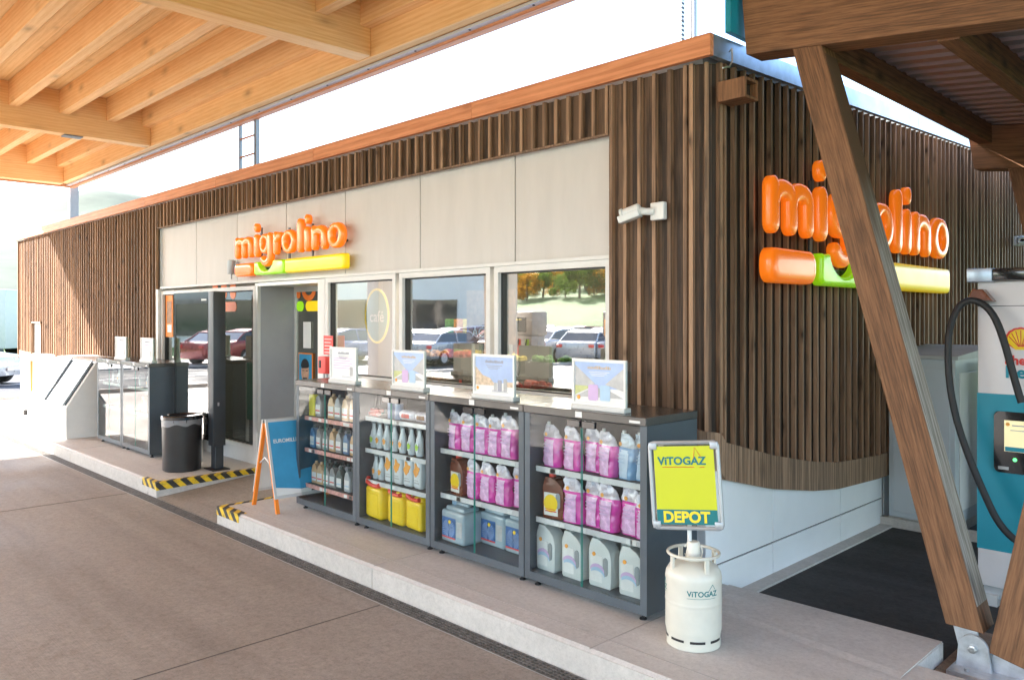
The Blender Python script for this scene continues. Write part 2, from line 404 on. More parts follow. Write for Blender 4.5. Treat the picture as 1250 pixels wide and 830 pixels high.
pm('shelf_dark', (.07, .06, .05), .5)
pm('lamp', (1., .86, .66), .5, emit=16., var=0)
pm('goods_orange', (.75, .28, .04), .5, var=.5, scale=18)
pm('goods_red', (.60, .06, .04), .5, var=.5, scale=18)
pm('goods_yellow', (.78, .55, .06), .5, var=.4, scale=18)
pm('goods_green', (.15, .35, .08), .5, var=.4, scale=18)
pm('goods_brown', (.30, .15, .07), .5, var=.5, scale=18)
pm('hall_grey', (.80, .74, .66), .6, var=.06, scale=.6)
pm('hall_white', (.8, .8, .8), .5)
pm('pump_grey', (.38, .36, .34), .45)
pm('tyre', (.015, .015, .015), .8)
pm('carglass', (.02, .025, .03), .06, coat=1.)
for n, c in dict(car_silver=(.42,.44,.46), car_blue=(.04,.09,.22), car_red=(.35,.03,.03), car_white=(.75,.75,.75), car_dark=(.04,.04,.045)).items():
    pm(n, c, .28, metal=.4, coat=1., var=.03)
pm('truck_white', (.44, .43, .42), .5, var=.04)
pm('truck_text', (.03, .09, .30), .5)
pm('door_white', (.72, .70, .66), .5, var=.05)
pm('screen_cream', (.85, .74, .42), .4, emit=.08, var=.05)
pm('led_green', (.1, .9, .2), .4, emit=.4, var=0)
m, nt, out = newmat('galv_perf')
p = N(nt, 'ShaderNodeBsdfPrincipled'); p.inputs['Metallic'].default_value = .6; p.inputs['Roughness'].default_value = .45
tc = N(nt, 'ShaderNodeTexCoord'); d_ = N(nt, 'ShaderNodeVectorMath', operation='DOT_PRODUCT'); d_.inputs[1].default_value = (0, 0, 20); L(nt, tc.outputs['Object'], d_.inputs[0])
fr_ = N(nt, 'ShaderNodeMath', operation='FRACT'); L(nt, d_.outputs['Value'], fr_.inputs[0])
L(nt, ramp(nt, fr_.outputs[0], [(.44, (.5,.53,.56)), (.46, (.04,.04,.04))]), p.inputs['Base Color']); L(nt, p.outputs[0], out.inputs[0])
# corrugated deck
m, nt, out = newmat('deck_metal')
p = N(nt, 'ShaderNodeBsdfPrincipled'); p.inputs['Base Color'].default_value = (.30, .235, .235, 1); p.inputs['Roughness'].default_value = .4; p.inputs['Metallic'].default_value = .3
L(nt, p.outputs[0], out.inputs[0])

# the pale skin painted with open-sky light turns back to stained brown towards the roof
m_ = M['painted_sheen_z']; nt = m_.node_tree; p = next(n for n in nt.nodes if n.type == 'BSDF_PRINCIPLED'); src = p.inputs['Base Color'].links[0].from_socket
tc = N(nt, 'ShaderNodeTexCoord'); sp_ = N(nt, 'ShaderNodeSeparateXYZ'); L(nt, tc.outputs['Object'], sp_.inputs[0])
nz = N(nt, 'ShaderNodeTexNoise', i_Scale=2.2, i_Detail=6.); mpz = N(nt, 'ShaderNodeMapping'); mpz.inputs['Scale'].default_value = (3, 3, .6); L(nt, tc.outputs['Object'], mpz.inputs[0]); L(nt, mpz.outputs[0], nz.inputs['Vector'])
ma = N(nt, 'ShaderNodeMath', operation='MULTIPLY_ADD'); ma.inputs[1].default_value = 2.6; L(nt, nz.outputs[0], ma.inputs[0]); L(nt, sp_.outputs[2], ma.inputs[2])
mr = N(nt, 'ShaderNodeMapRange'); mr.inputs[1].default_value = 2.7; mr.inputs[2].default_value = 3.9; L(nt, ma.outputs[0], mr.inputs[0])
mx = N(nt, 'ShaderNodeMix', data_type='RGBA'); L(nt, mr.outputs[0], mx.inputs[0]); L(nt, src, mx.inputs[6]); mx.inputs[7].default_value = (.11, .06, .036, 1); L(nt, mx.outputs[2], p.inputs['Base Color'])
# ------------------------------------------------------------------ setting
g = MB().box(-900, 900, -900, 900, -1.5, -.19).ob('ground', 'meadow'); struct(g)
fc = MB().box(-19.3, 14, -26, -1.447, -.6, -.16).box(-19.3, -17.45, -1.447, 14, -.6, -.16).box(-17.45, 14, -1.447, -1.30, -.6, -.21).box(-17.45, -12.3, -1.30, 0, -.6, -.16)
fc = fc.ob('forecourt_paving', 'forecourt'); struct(fc)
j = MB()
for x in (-1.79, -6.6, -11.4, -16.2): j.box(x-.0035, x+.0035, -26, -1.46, -.1615, -.1575)
for y in (-6.6, -11.6): j.box(-19, 14, y-.006, y+.006, -.1615, -.1572)
struct(j.ob('paving_joints', 'joint_grey'))
# raised platform with entrance ramp between its two halves
def kerbslab(name, x0, x1, y0, y1, z1=0., mat='platform_conc'):
    b = MB().box(x0, x1, y0+.02, y1, -.6, z1)
    b.hexa([(x0,y0,-.6),(x1,y0,-.6),(x1,y0+.02,-.6),(x0,y0+.02,-.6),(x0,y0,z1-.015),(x1,y0,z1-.015),(x1,y0+.02,z1),(x0,y0+.02,z1)])
    o = b.ob(name, mat); return struct(o)
kerbslab('platform', -12.25, -6.15, -1.30, 0.0)
kerbslab('platform', -4.65, 1.22, -1.30, .15)
kerbslab('platform', 1.22, 9, -1.30, -.25)
# lighter cast kerb faces, a few mm proud
k = MB()
x = -12.25
for x0, x1 in ((-12.25, -9.2), (-9.19, -6.15), (-4.65, -2.11), (-2.10, .9), (.91, 3.9), (3.91, 9)):
    k.box(x0, x1, -1.306, -1.30, -.2, -.017)
struct(k.ob('kerb', 'kerb_conc'))
jj = MB()
for x in (-9.2, -2.105, -.09): jj.box(x-.003, x+.003, -1.29, -.1, -.002, .0015)
jj.box(-12.2, -6.2, -1.13, -1.125, -.002, .0015); jj.box(-4.6, 5, -1.13, -1.125, -.002, .0015)
struct(jj.ob('platform_joints', 'pm' if False else 'pump_grey'))
struct(MB().hexa([(-6.15,-1.30,-.6),(-4.65,-1.30,-.6),(-4.65,.5,-.6),(-6.15,.5,-.6),(-6.15,-1.30,-.16),(-4.65,-1.30,-.16),(-4.65,.5,.0),(-6.15,.5,.0)]).ob('entrance_ramp', 'forecourt'))
struct(MB().hexa([(-.09,-.30,.0005),(1.216,-.48,.0005),(1.216,.148,.0005),(-.09,.148,.0005),(-.09,-.24,.007),(1.216,-.41,.007),(1.216,.148,.007),(-.09,.148,.007)]).ob('platform_ledge', 'platform_conc'))
struct(MB().box(-.15, 9, .15, 14, -.6, -.10).ob('asphalt_yard', 'asphalt'))
struct(MB().box(-.16, -.03, .153, 2.92, -.3, -.085).ob('kerb_strip', 'platform_conc'))
struct(MB().box(1.225, 2.6, -.26, .75, -.6, -.094).ob('foundation_pit', 'pit'))
# road beyond the left end
struct(MB().box(-29, -19.45, -60, 120, -.6, -.172).ob('road', 'road_asphalt'))
struct(MB().box(-19.45, -19.3, -60, 60, -.6, -.06).ob('road_kerb', 'kerb_conc'))
struct(MB().box(-24.3, -24.15, -60, 120, -.18, -.167).ob('road_marking', 'hall_white'))
struct(MB().box(-34, -29, -60, 120, -.6, -.12).ob('far_pavement', 'kerb_conc'))
struct(MB().box(-60, 14, -60, -26, -.6, -.166).ob('car_park', 'road_asphalt'))

# hills: ridged terrain sheets, far left and behind the photographer
def hill(name, x0, x1, y0, y1, fn, mat, n=40):
    vs = []; fs = []
    for i in range(n+1):
        for k in range(n+1):
            x = x0+(x1-x0)*i/n; y = y0+(y1-y0)*k/n
            vs.append((x, y, fn(x, y)))
    for i in range(n):
        for k in range(n): fs.append((i*(n+1)+k, (i+1)*(n+1)+k, (i+1)*(n+1)+k+1, i*(n+1)+k+1))
    b = MB(); b.add(vs, fs, True); return struct(b.ob(name, mat))
def hz(x, y):
    d = math.hypot(x, y)
    return -1 + max(0, (d-260))*.30*(.7+.4*noise.noise(Vector((x/180, y/180, 0)))) * (1 if d < 760 else max(.0, 1-(d-760)/400)*1)
hill('hill', -850, -180, -260, 650, hz, 'hill_far')
def hb(x, y):
    d = -y-45+(-x)*.2
    return -.8 + max(0, d)*.075 + (2.0*noise.noise(Vector((x/45, y/45, 3))) if d > 8 else 0)
hill('hill', -260, 120, -320, -40, hb, 'meadow', 50)

# drain channel along the kerb
dr = thing('drain_grate', 'long dark steel drain grate along the foot of the kerb', 'drain', (-6, -1.378, -.17))
b = MB()
for yy in (-.056, -.028, 0, .028, .056): b.box(-11, 13, yy-.004, yy+.005, -.02, .012)
x = -11.
while x < 6.6:
    b.box(x, x+.012, -.058, .058, -.012, .009); x += .034
b.ob('grate', 'grate', dr)
MB().box(-11, 13, -.068, -.062, -.05, .011).box(-11, 13, .062, .066, -.05, .011).ob('channel_edge', 'steel', dr)

# ------------------------------------------------------------------ the shop building
B = thing('shop_building', 'single storey petrol station shop clad in dark vertical timber slats', 'building', (0,0,0))
def fin_front(b, x, z0, z1, w=.034, y0=-.09, y1=-.03): b.box(x-w/2, x+w/2, y0, y1, z0, z1)
FB = 3.46          # underside of front fascia
def skirt_z(s):    # underside of the wood, s = distance along the wall past the corner (negative on the front)
    P = [(-17.4, .95), (-14.8, .87), (-13.6, .81), (-9.5, .80), (-.9, .86), (-.45, .83), (0, .755), (.1, .71), (.76, .549), (1.42, .436), (1.85, .384), (2.68, .35), (12, .33)]
    for (a, za), (c, zc) in zip(P, P[1:]):
        if s <= c: return za+(zc-za)*max(0, (s-a)/(c-a))
    return .33
def skirt_h(s):
    P = [(-17.4, .13), (-14, .15), (-1, .26), (0, .25), (.7, .245), (1.45, .225), (2.7, .208), (12, .2)]
    for (a, za), (c, zc) in zip(P, P[1:]):
        if s <= c: return za+(zc-za)*max(0, (s-a)/(c-a))
    return .2
S = .125
def fasc_side(y): return 3.46+.040*max(0, y)
def clad_front(x0, x1, zlo, name_f, skirt=True):
    fins = MB(); back = MB(); sk = MB()
    n = round((x1-x0)/S); st = (x1-x0)/n
    for i in range(n+1):
        x = x0+i*st; zb = zlo(x)
        fins.box(x-.013, x+.013, -.070, -.031, zb, FB-.002)
        if i < n:
            zb2 = zlo(x+st/2)
            back.box(x+.001, x+st-.001, -.03, -.012+.006*random.random(), zb2-.005, FB-.002)
            if skirt:
                xa = x-st/2; xb = x+st/2
                for q in (0, 1):
                    pa, pb = xa+q*st/2, xa+(q+1)*st/2-.0015
                    if pa < x0-.01: pa = x0-.017
                    sk.hexa([(pa,-.071,skirt_z(pa)),(pb,-.071,skirt_z(pb)),(pb,-.03,skirt_z(pb)),(pa,-.03,skirt_z(pa)),
                             (pa,-.071,skirt_z(pa)+skirt_h(pa)),(pb,-.071,skirt_z(pb)+skirt_h(pb)),(pb,-.03,skirt_z(pb)+skirt_h(pb)),(pa,-.03,skirt_z(pa)+skirt_h(pa))])
    fins.ob('timber_slats', 'slat_wood', B); back.ob('backing_boards', 'back_wood_front', B)
    if skirt: sk.ob('timber_skirt', 'skirt_wood', B)
top_of_skirt = lambda x: skirt_z(x)+skirt_h(x)
notch = lambda x: 1.69 if -16.3 < x < -15.55 else top_of_skirt(x)
def zfun(x): return notch(x)
clad_front(-17.35, -9.50, zfun, 'a')
clad_front(-9.44, -.955, lambda x: 3.115, 'b', skirt=False)
MB().box(-9.44, -.94, -.071, -.03, 3.10, 3.113).ob('lintel_board', 'skirt_wood', B)
# front right pier, rounded corner and long side wall follow one path
fins = MB(); back = MB(); backf = MB(); sk = MB()
x0p = -.92; rad = .14; xs = -.15
def path(s):       # s metres from the pier's left edge -> point on backing face, outward normal, arc parameter past corner
    l1 = (-.27) - x0p
    if s < l1: return (x0p+s, -.03), (0, -1), x0p+s
    s2 = s-l1; la = rad*pi/2
    cx_, cy_ = -.27, -.03+rad
    if s2 < la:
        a = s2/rad; return (cx_+rad*math.sin(a), cy_-rad*math.cos(a)), (math.sin(a), -math.cos(a)), -.27+s2
    y = cy_+(s2-la); return (cx_+rad, y), (1, 0), y
s = 0.; k_ = 0; prevp = None
while True:
    (x, y), nrm, sp = path(s)
    if y > 12: break
    tx, ty = -nrm[1], nrm[0]
    ztop = (FB if nrm[0] < .5 else fasc_side(y))-.002
    zb = skirt_z(sp)+skirt_h(sp)
    w = .014 if nrm[0] < .99 else .011
    if k_ % 3 == 0 or (0 < nrm[0] < .999 and k_ % 2 == 0):
        def P4(px, py, z, a, d): return (px+tx*a+nrm[0]*d, py+ty*a+nrm[1]*d, z)
        dd = .036
        fins.hexa([P4(x,y,zb,-w,.001), P4(x,y,zb,-w,dd), P4(x,y,zb,w,dd), P4(x,y,zb,w,.001),
                   P4(x,y,ztop,-w,.001), P4(x,y,ztop,-w,dd), P4(x,y,ztop,w,dd), P4(x,y,ztop,w,.001)])
    (xn, yn), nn, sn = path(s+S/3-.0015)
    if y < 12:
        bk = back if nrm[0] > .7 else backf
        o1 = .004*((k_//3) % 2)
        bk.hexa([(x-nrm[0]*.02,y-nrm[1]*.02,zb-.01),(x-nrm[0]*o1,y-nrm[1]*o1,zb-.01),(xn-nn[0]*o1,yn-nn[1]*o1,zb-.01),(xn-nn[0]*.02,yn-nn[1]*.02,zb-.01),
                   (x-nrm[0]*.02,y-nrm[1]*.02,ztop),(x-nrm[0]*o1,y-nrm[1]*o1,ztop),(xn-nn[0]*o1,yn-nn[1]*o1,ztop),(xn-nn[0]*.02,yn-nn[1]*.02,ztop)])
        z0, z1 = skirt_z(sp), skirt_z(sn); h0, h1 = skirt_h(sp), skirt_h(sn)
        q = .0365; g_ = .002
        sk.hexa([(x+nrm[0]*g_,y+nrm[1]*g_,z0),(x+nrm[0]*q,y+nrm[1]*q,z0),(xn+nn[0]*q,yn+nn[1]*q,z1),(xn+nn[0]*g_,yn+nn[1]*g_,z1),
                 (x+nrm[0]*g_,y+nrm[1]*g_,z0+h0),(x+nrm[0]*q,y+nrm[1]*q,z0+h0),(xn+nn[0]*q,yn+nn[1]*q,z1+h1),(xn+nn[0]*g_,yn+nn[1]*g_,z1+h1)])
    s += S/3; k_ += 1
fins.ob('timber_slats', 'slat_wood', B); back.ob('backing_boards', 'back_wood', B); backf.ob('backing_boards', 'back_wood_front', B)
sk.ob('timber_skirt', 'skirt_wood', B)
# structural walls behind the cladding, with the window band left open
wl = MB()
wl.box(-17.34, -9.5, .0, .2, -.2, 3.45).box(-9.5, -.93, .03, .2, 2.2, 3.45)
wl.box(-.93, -.2, .0, .2, -.2, 3.45).box(-.4, -.2, .2, 12, -.2, 3.45).box(-17.34, -17.1, .2, 9, -.2, 3.45).box(-17.34, -.2, 9, 9.2, -.2, 3.45)
wl.box(-4.80, -.93, .0, .2, -.2, 1.15)
wl.ob('wall', 'white_panel', B)
MB().box(-17.36, -17.34, -.09, 9, .9, 3.45).ob('end_wall', 'skirt_wood', B)
MB().box(-17.3, -.2, -.0, 12, 3.45, 3.52).ob('roof', 'util_roof', B)
# fascia
f = MB(); xx = -17.42
for x1 in (-14.9, -12.2, -9.75, -7.3, -4.9, -2.35, -.056):
    f.box(xx, x1-.004, -.135, -.095, 3.46, 3.60); xx = x1
f.ob('front_fascia', 'copper_board', B)
f = MB()
ya = -.095
for yb in (1.6, 3.6, 6, 9, 12):
    a, c = fasc_side(ya)+.0, fasc_side(yb)
    f.hexa([(-.1,ya,a),(-.06,ya,a),(-.06,yb-.004,c),(-.1,yb-.004,c),(-.1,ya,a+.14),(-.06,ya,a+.14),(-.06,yb-.004,c+.14),(-.1,yb-.004,c+.14)]); ya = yb
f.ob('side_fascia', 'galv_flash', B)
MB().hexa([(-.4,-.09,3.53),(-.1,-.09,3.53),(-.1,12,fasc_side(12)+.1),(-.4,12,fasc_side(12)+.1),(-.4,-.09,3.56),(-.1,-.09,3.56),(-.1,12,fasc_side(12)+.13),(-.4,12,fasc_side(12)+.13)]).ob('roof_edge', 'util_roof', B)
# cream cement panels above the windows
xsn = [-9.44, -8.23, -6.99, -5.74, -4.497, -3.234, -1.972, -.935]
MB().box(-9.45, -.925, .022, .03, 2.2, 3.2).ob('panel_backing', 'seam_dark', B)
rivet = None
for a, c in zip(xsn, xsn[1:]):
    b = MB().rbox(a+.005, c-.005, .008, .022, 2.215, 3.14, .002, 1)
    o = b.ob('facade_panel', 'panel_cream', B)
    if rivet is None: rivet = MB().lathe([(.006,.0),(.006,.004)], 8, (0, 0, 0), 'Y').me('rivet', 'alu')
    for xx in (a+.06, c-.06):
        for zz in (2.3, 2.72, 3.08): link('rivet', rivet, o, (xx, .0055, zz))
# left frame edge panel of the recess
MB().box(-9.44, -9.36, -.085, .02, 0.0, 2.2).ob('recess_jamb', 'alu_white', B)
# base panels under the wood
b = MB().box(-17.3, -12.3, -.022, -.002, -.16, 1.2).box(-12.3, -9.5, -.022, -.002, 0, 1.2)
b.box(-.93, -.152, -.06, -.002, 0.0, .88)
b.ob('plinth_front', 'white_panel', B)
MB().box(-.24, -.152, -.05, 2.92, -.1, .85).ob('plinth_core', 'seam_dark', B)
b = MB()
for y0, y1 in ((-.06, .845), (.853, 2.01), (2.018, 2.9)):
    b.rbox(-.152, -.14, y0, y1, -.09, .135, .0015, 1).rbox(-.152, -.14, y0, y1, .145, .86 if y0 < 0 else .66, .0015, 1)
b.ob('plinth_panels', 'white_panel', B)
MB().box(-.152, -.14, 2.95, 12, -.09, .6).ob('plinth_rear', 'white_panel', B)
# small doorway notch in the left slats
nd = MB().rbox(-16.26, -15.6, -.028, -.01, -.1, 1.66, .004, 1).ob('service_door', 'door_white', B)
MB().box(-15.72, -15.66, -.05, -.028, .95, 1.05).ob('door_handle', 'steel', nd)
MB().box(-16.3, -16.27, -.09, -.03, .9, 1.7).box(-15.58, -15.55, -.09, -.03, .9, 1.7).box(-16.3, -15.55, -.09, -.03, 1.67, 1.70).ob('door_reveal', 'skirt_wood', B)

# windows -----------------------------------------------------------------
def window(x0, x1, z0, z1, name='window', gm='window_glass', fr=.05, fm='alu_white', top=2.2):
    f = MB()
    f.box(x0-fr, x0, -.045, .06, z0-fr, z1+fr).box(x1, x1+fr, -.045, .06, z0-fr, z1+fr)
    f.box(x0, x1, -.044, .058, z1, z1+fr).box(x0, x1, -.044, .058, z0-fr, z0)
    w = f.ob(name, fm, B)
    sd = MB().box(x0, x0+.018, -.01, .05, z0, z1).box(x1-.012, x1, -.01, .05, z0, z1).box(x0, x1, -.008, .05, z0, z0+.012).box(x0, x1, -.008, .05, z1-.012, z1)
    sd.ob('gasket', 'dark', w)
    MB().box(x0, x1, .016, .026, z0, z1).ob('pane', gm, w)
    return w
window(-4.76, -3.60, 1.19, 2.155)
window(-3.44, -2.27, 1.19, 2.155)
window(-2.12, -.985, 1.19, 2.155)
MB().box(-9.36, -.93, -.055, .03, 2.207, 2.235).ob('head_flashing', 'alu_white', B)
MB().box(-4.82, -.93, -.06, .0, 1.12, 1.137).ob('window_sill', 'alu', B)
wd = window(-9.30, -8.0, .22, 2.12, 'side_light', 'door_glass')
wd2 = window(-7.92, -6.46, .22, 2.12, 'side_light', 'door_glass')
MB().box(-9.36, -6.4, -.035, .03, 0.0, .165).ob('base_rail', 'alu', B)
# entrance recess and sliding door
e = MB().box(-6.41, -6.35, -.04, .5, 0.0, 2.2).ob('entrance_jamb', 'alu', B)
MB().box(-6.349, -6.343, .0, .5, 0.0, 2.16).ob('reveal_panel', 'grey_panel', B)
MB().box(-4.96, -4.82, -.045, .5, 0.0, 2.2).ob('entrance_jamb', 'alu_white', B)
MB().box(-6.34, -4.97, -.04, .5, 2.16, 2.2).ob('entrance_head', 'alu', B)
sd = MB()
for x0, x1 in ((-6.34, -5.66), (-5.65, -4.97)):
    sd.box(x0, x0+.04, .44, .48, -.02, 2.16).box(x1-.04, x1, .44, .48, -.02, 2.16).box(x0, x1, .441, .479, 2.10, 2.16).box(x0, x1, .441, .479, -.02, .06)
sd = sd.ob('sliding_door', 'alu', B)
MB().box(-6.30, -5.70, .455, .463, .06, 2.1).box(-5.61, -5.01, .455, .463, .06, 2.1).ob('pane', 'door_glass', sd)
# door decals: the shop's logo cut by the frame
def rr(x0, x1, z0, z1, r, n=6):
    o = []
    for cx_, cz_, a0 in ((x1-r, z0+r, -90), (x1-r, z1-r, 0), (x0+r, z1-r, 90), (x0+r, z0+r, 180)):
        for i in range(n+1):
            a = R(a0+90*i/n); o.append((cx_+r*math.cos(a), cz_+r*math.sin(a)))
    return o
MB().prism(rr(-7.76, -7.02, 1.86, 1.985, .06), .011, .014).ob('logo_bar', 'sign_orange_flat', wd2)
b = MB()
for xx in (-7.72, -7.46, -7.2): b.prism(rr(xx, xx+.16, 2.02, 2.3, .075), .011, .014)
b.box(-7.70, -7.1, .0115, .0135, 2.118, 2.13)
b.ob('logo_letter', 'sign_orange_flat', wd2)
MB().prism(rr(-6.29, -6.12, 1.86, 1.985, .06), .448, .451).ob('logo_bar', 'sign_green', sd)
MB().prism(rr(-6.07, -5.72, 1.86, 1.985, .06), .448, .451).ob('logo_bar', 'sign_yellow', sd)
b = MB().prism(rr(-6.29, -6.2, 2.02, 2.3, .04), .448, .451)
pts = [(-6.0+.13*math.cos(a), .4495, 2.13+.11*math.sin(a)) for a in [2*pi*i/28 for i in range(28)]]
b.tube(pts, .035, 8, True)
for i, v in enumerate(b.v): b.v[i] = (v[0], .4495+(v[1]-.4495)*.05, v[2])
b.ob('logo_letter', 'sign_orange_flat', sd)
# interior
MB().box(-17, -.45, .5, 9, -.05, .0).box(-9.3, -.93, .2, .5, -.05, -.001).ob('floor', 'floor_in', B)
MB().box(-9.6, -.45, 6.0, 6.1, 0, 3).box(-9.7, -9.6, .2, 6, 0, 3).ob('inner_wall', 'wall_in', B)
MB().box(-9.6, -.45, .2, 6, 2.75, 2.8).ob('inner_ceiling', 'wall_in', B)
for i, (x, y) in enumerate([(-7.6, 1.6), (-5.2, 1.8), (-3.1, 1.4), (-1.5, 2.6), (-3.4, 4), (-6.2, 4.2)]):
    o = MB().box(x-.6, x+.6, y-.07, y+.07, 2.70, 2.745).ob('ceiling_lamp', 'lamp')
    tag(o, 'lit strip lamp on the shop ceiling', 'lamp', 'strip lamps inside the shop')

# ------------------------------------------------------------------ puffy signs
def sweep(b, path_, w, dep, closed=False, seg=24, pw=2.6, caps=5):
    """inflated stroke: path in XZ (front towards -Y), half width w (scalar/list), depth dep"""
    P = [Vector((x, z)) for x, z in path_]; W = list(w) if isinstance(w, (list, tuple)) else [w]*len(P)
    n = len(P); T = []
    for i in range(n):
        a = P[i-1] if (i or closed) else P[i]; c = P[(i+1) % n] if (i < n-1 or closed) else P[i]
        T.append((c-a).normalized())
    rings = []
    for i in range(n): rings.append((P[i], T[i], W[i], 1.))
    if not closed:
        st = []; en = []
        for k in range(1, caps+1):
            a = pi/2*k/caps
            st.append((P[0]-T[0]*W[0]*math.sin(a), T[0], W[0]*max(.03, math.cos(a)), .35+.65*max(.0, math.cos(a))**.6))
            en.append((P[-1]+T[-1]*W[-1]*math.sin(a), T[-1], W[-1]*max(.03, math.cos(a)), .35+.65*max(.0, math.cos(a))**.6))
        rings = st[::-1]+rings+en
    vs = []; fs = []; e = 2/pw
    for p, t, ww, dk in rings:
        nx, nz = -t.y, t.x
        for k in range(seg):
            a = 2*pi*k/seg; ca, sa = math.cos(a), math.sin(a)
            u = math.copysign(abs(ca)**e, ca)*ww; v = math.copysign(abs(sa)**e, sa)*dep*dk
            vs.append((p.x+nx*u, v, p.y+nz*u))
    m = len(rings)
    for i in range(m if closed else m-1):
        for k in range(seg):
            l = (k+1) % seg; j = (i+1) % m
            fs.append((i*seg+k, i*seg+l, j*seg+l, j*seg+k))
    if not closed: fs.append(list(range(seg))); fs.append([(m-1)*seg+k for k in range(seg)])
    b.add(vs, fs, True)
def arc(cx_, cz_, rx, rz, a0, a1, n=12): return [(cx_+rx*math.cos(R(a0+(a1-a0)*i/n)), cz_+rz*math.sin(R(a0+(a1-a0)*i/n))) for i in range(n+1)]
XH = .262
def letter(ch, xo):
    b = MB(); d = .040; w = .051; hi = XH-w; hx = XH
    if ch == 'm':
        sweep(b, [(xo+.06, w), (xo+.06, hi)], w, d)
        for c0 in (.06, .235):
            c1 = c0+.177
            p = [(xo+c0+.01, hi-.06)]+arc(xo+(c0+c1)/2+.008, hi-.052, (c1-c0)/2-.008, .052, 170, 0, 9)+[(xo+c1, w)]
            sweep(b, p, [w*.8]*3+[w*.9]*4+[w]*(len(p)-7), d)
    elif ch == 'n':
        sweep(b, [(xo+.062, w), (xo+.062, hi)], w*1.05, d)
        p = [(xo+.07, hi-.06)]+arc(xo+.165, hi-.052, .09, .054, 170, 0, 10)+[(xo+.258, w)]
        sweep(b, p, [w*.75]*3+[w*.9]*4+[w*1.05]*(len(p)-7), d)
    elif ch == 'i':
        sweep(b, [(xo+.072, w), (xo+.072, hi)], w*1.1, d)
    elif ch == 'l':
        sweep(b, [(xo+.07, w), (xo+.07, .361-w)], w*1.12, d)
    elif ch == 'dot':
        sweep(b, [(xo, .338), (xo, .352)], .046, d*.95)
    elif ch == 'r':
        sweep(b, [(xo+.065, w), (xo+.065, hi)], w*1.05, d)
        sweep(b, [(xo+.075, hi-.075), (xo+.10, hi-.03), (xo+.135, hi-.005), (xo+.165, hi)], [w*.7, w*.8, w*.85, w*.85], d)
    elif ch == 'o':
        n = 40; P = arc(xo+.163, XH/2, .105, .100, 0, 360, n)[:-1]
        W = [.030+.022*abs(math.cos(2*pi*i/n)) for i in range(n)]
        sweep(b, P, W, d, True)
    elif ch == 'g':
        n = 36; P = arc(xo+.135, XH/2+.012, .085, .088, 0, 360, n)[:-1]
        sweep(b, P, [.028+.018*abs(math.cos(2*pi*i/n)) for i in range(n)], d, True)
        p = [(xo+.245, hi+.005), (xo+.247, .02)]+arc(xo+.16, -.012, .087, .066, 0, -150, 10)
        sweep(b, p, [w]*3+[w*.95]*(len(p)-3), d)
    return b
def pillow(out_fn, maxin, dep, n=7, pw=2.3):
    b = MB(); vs = []; fs = []; rings = []
    rings.append([(x, dep, z) for x, z in out_fn(0)])
    for k in range(n+1):
        i = maxin*(k/n)**1.6; q = 1-i/maxin
        y = -dep*(max(0, 1-q**pw))**(1/pw)
        rings.append([(x, y, z) for x, z in out_fn(i)])
    m = len(rings[0])
    for r_ in rings: vs += r_
    for k in range(len(rings)-1):
        for i in range(m):
            j = (i+1) % m; fs.append((k*m+i, k*m+j, (k+1)*m+j, (k+1)*m+i))
    fs.append(list(range(m))[::-1]); fs.append([(len(rings)-1)*m+i for i in range(m)])
    b.add(vs, fs, True); return b
def inset_rr(x0, x1, z0, z1, r): return lambda i: rr(x0+i, x1-i, z0+i, z1-i, max(r-i*.5, .004) if (z1-z0)/2-i > max(r-i*.5, .004) else max(.0005, (z1-z0)/2-i-.0002))
def inset_poly(P):
    n = len(P)
    def f(i):
        o = []
        for k in range(n):
            a = Vector(P[k-1]); b_ = Vector(P[k]); c = Vector(P[(k+1) % n])
            t = ((b_-a).normalized()+(c-b_).normalized()).normalized(); o.append((b_.x-t.y*i, b_.y+t.x*i))
        return o
    return f
def logo(name, label, loc, rz, sc, scz=None, dpt=1.):
    t = thing(name, label, 'sign', loc, rz)
    pos = [('m', 0.0), ('i', .492), ('dot', .561), ('g', .645), ('r', .968), ('o', 1.172), ('l', 1.508), ('i', 1.655), ('dot', 1.734), ('n', 1.812), ('o', 2.142)]
    scz = scz or sc
    def fin(b, nm, mt, par=t):
        b.v = [(v[0]*sc, v[1]*dpt, v[2]*scz) for v in b.v]
        return b.ob(nm, mt, par)
    for ch, xo in pos:
        fin(letter(ch, xo), 'letter_dot' if ch == 'dot' else 'letter_'+ch, 'sign_orange')
    z0, z1 = -.222, -.062
    fin(pillow(inset_rr(.012, .480, z0, z1, .062), .060, .042, 8, 3.2), 'logo_bar', 'sign_orange')
    # green bar with the bite for the g's tail
    o = [(.52+.04, z0)]
    o = rr(.52, 1.238, z0, z1, .04)
    
    n = len(o)
    # rebuild outline: bottom-right, top-right, bite, top-left, bottom-left
    br = arc(1.198, z0+.04, .04, .04, -90, 0, 5); tr = arc(1.198, z1-.04, .04, .04, 0, 90, 5)
    bite = arc(.815, -.035, .182, .138, -11, -169, 16)
    tl = arc(.560, z1-.028, .028, .028, 60, 180, 5); bl = arc(.572, z0+.04, .04, .04, 180, 270, 5)
    fin(pillow(inset_poly(br+tr+bite+tl+bl), .022, .036), 'logo_bar', 'sign_green')
    fin(pillow(inset_rr(1.268, 2.477, z0, z1, .03), .055, .040, 8, 3.2), 'logo_bar', 'sign_yellow')
    r = MB()
    for x in (.55, 1.22, 1.73): r.box(x-.016, x+.016, .05, .062, -.2, .30)
    r.box(.08, 2.42, .05, .06, .06, .085); r.box(.08, 2.42, .05, .06, -.155, -.13); r.box(.555, .575, .046, .06, .25, .35)
    for x in (.15, .9, 1.55, 2.3): r.box(x-.01, x+.01, .05, .10, .062, .08); r.box(x-.01, x+.01, .05, .10, -.15, -.135)
    fin(r, 'mounting_rail', 'anthracite')
    return t
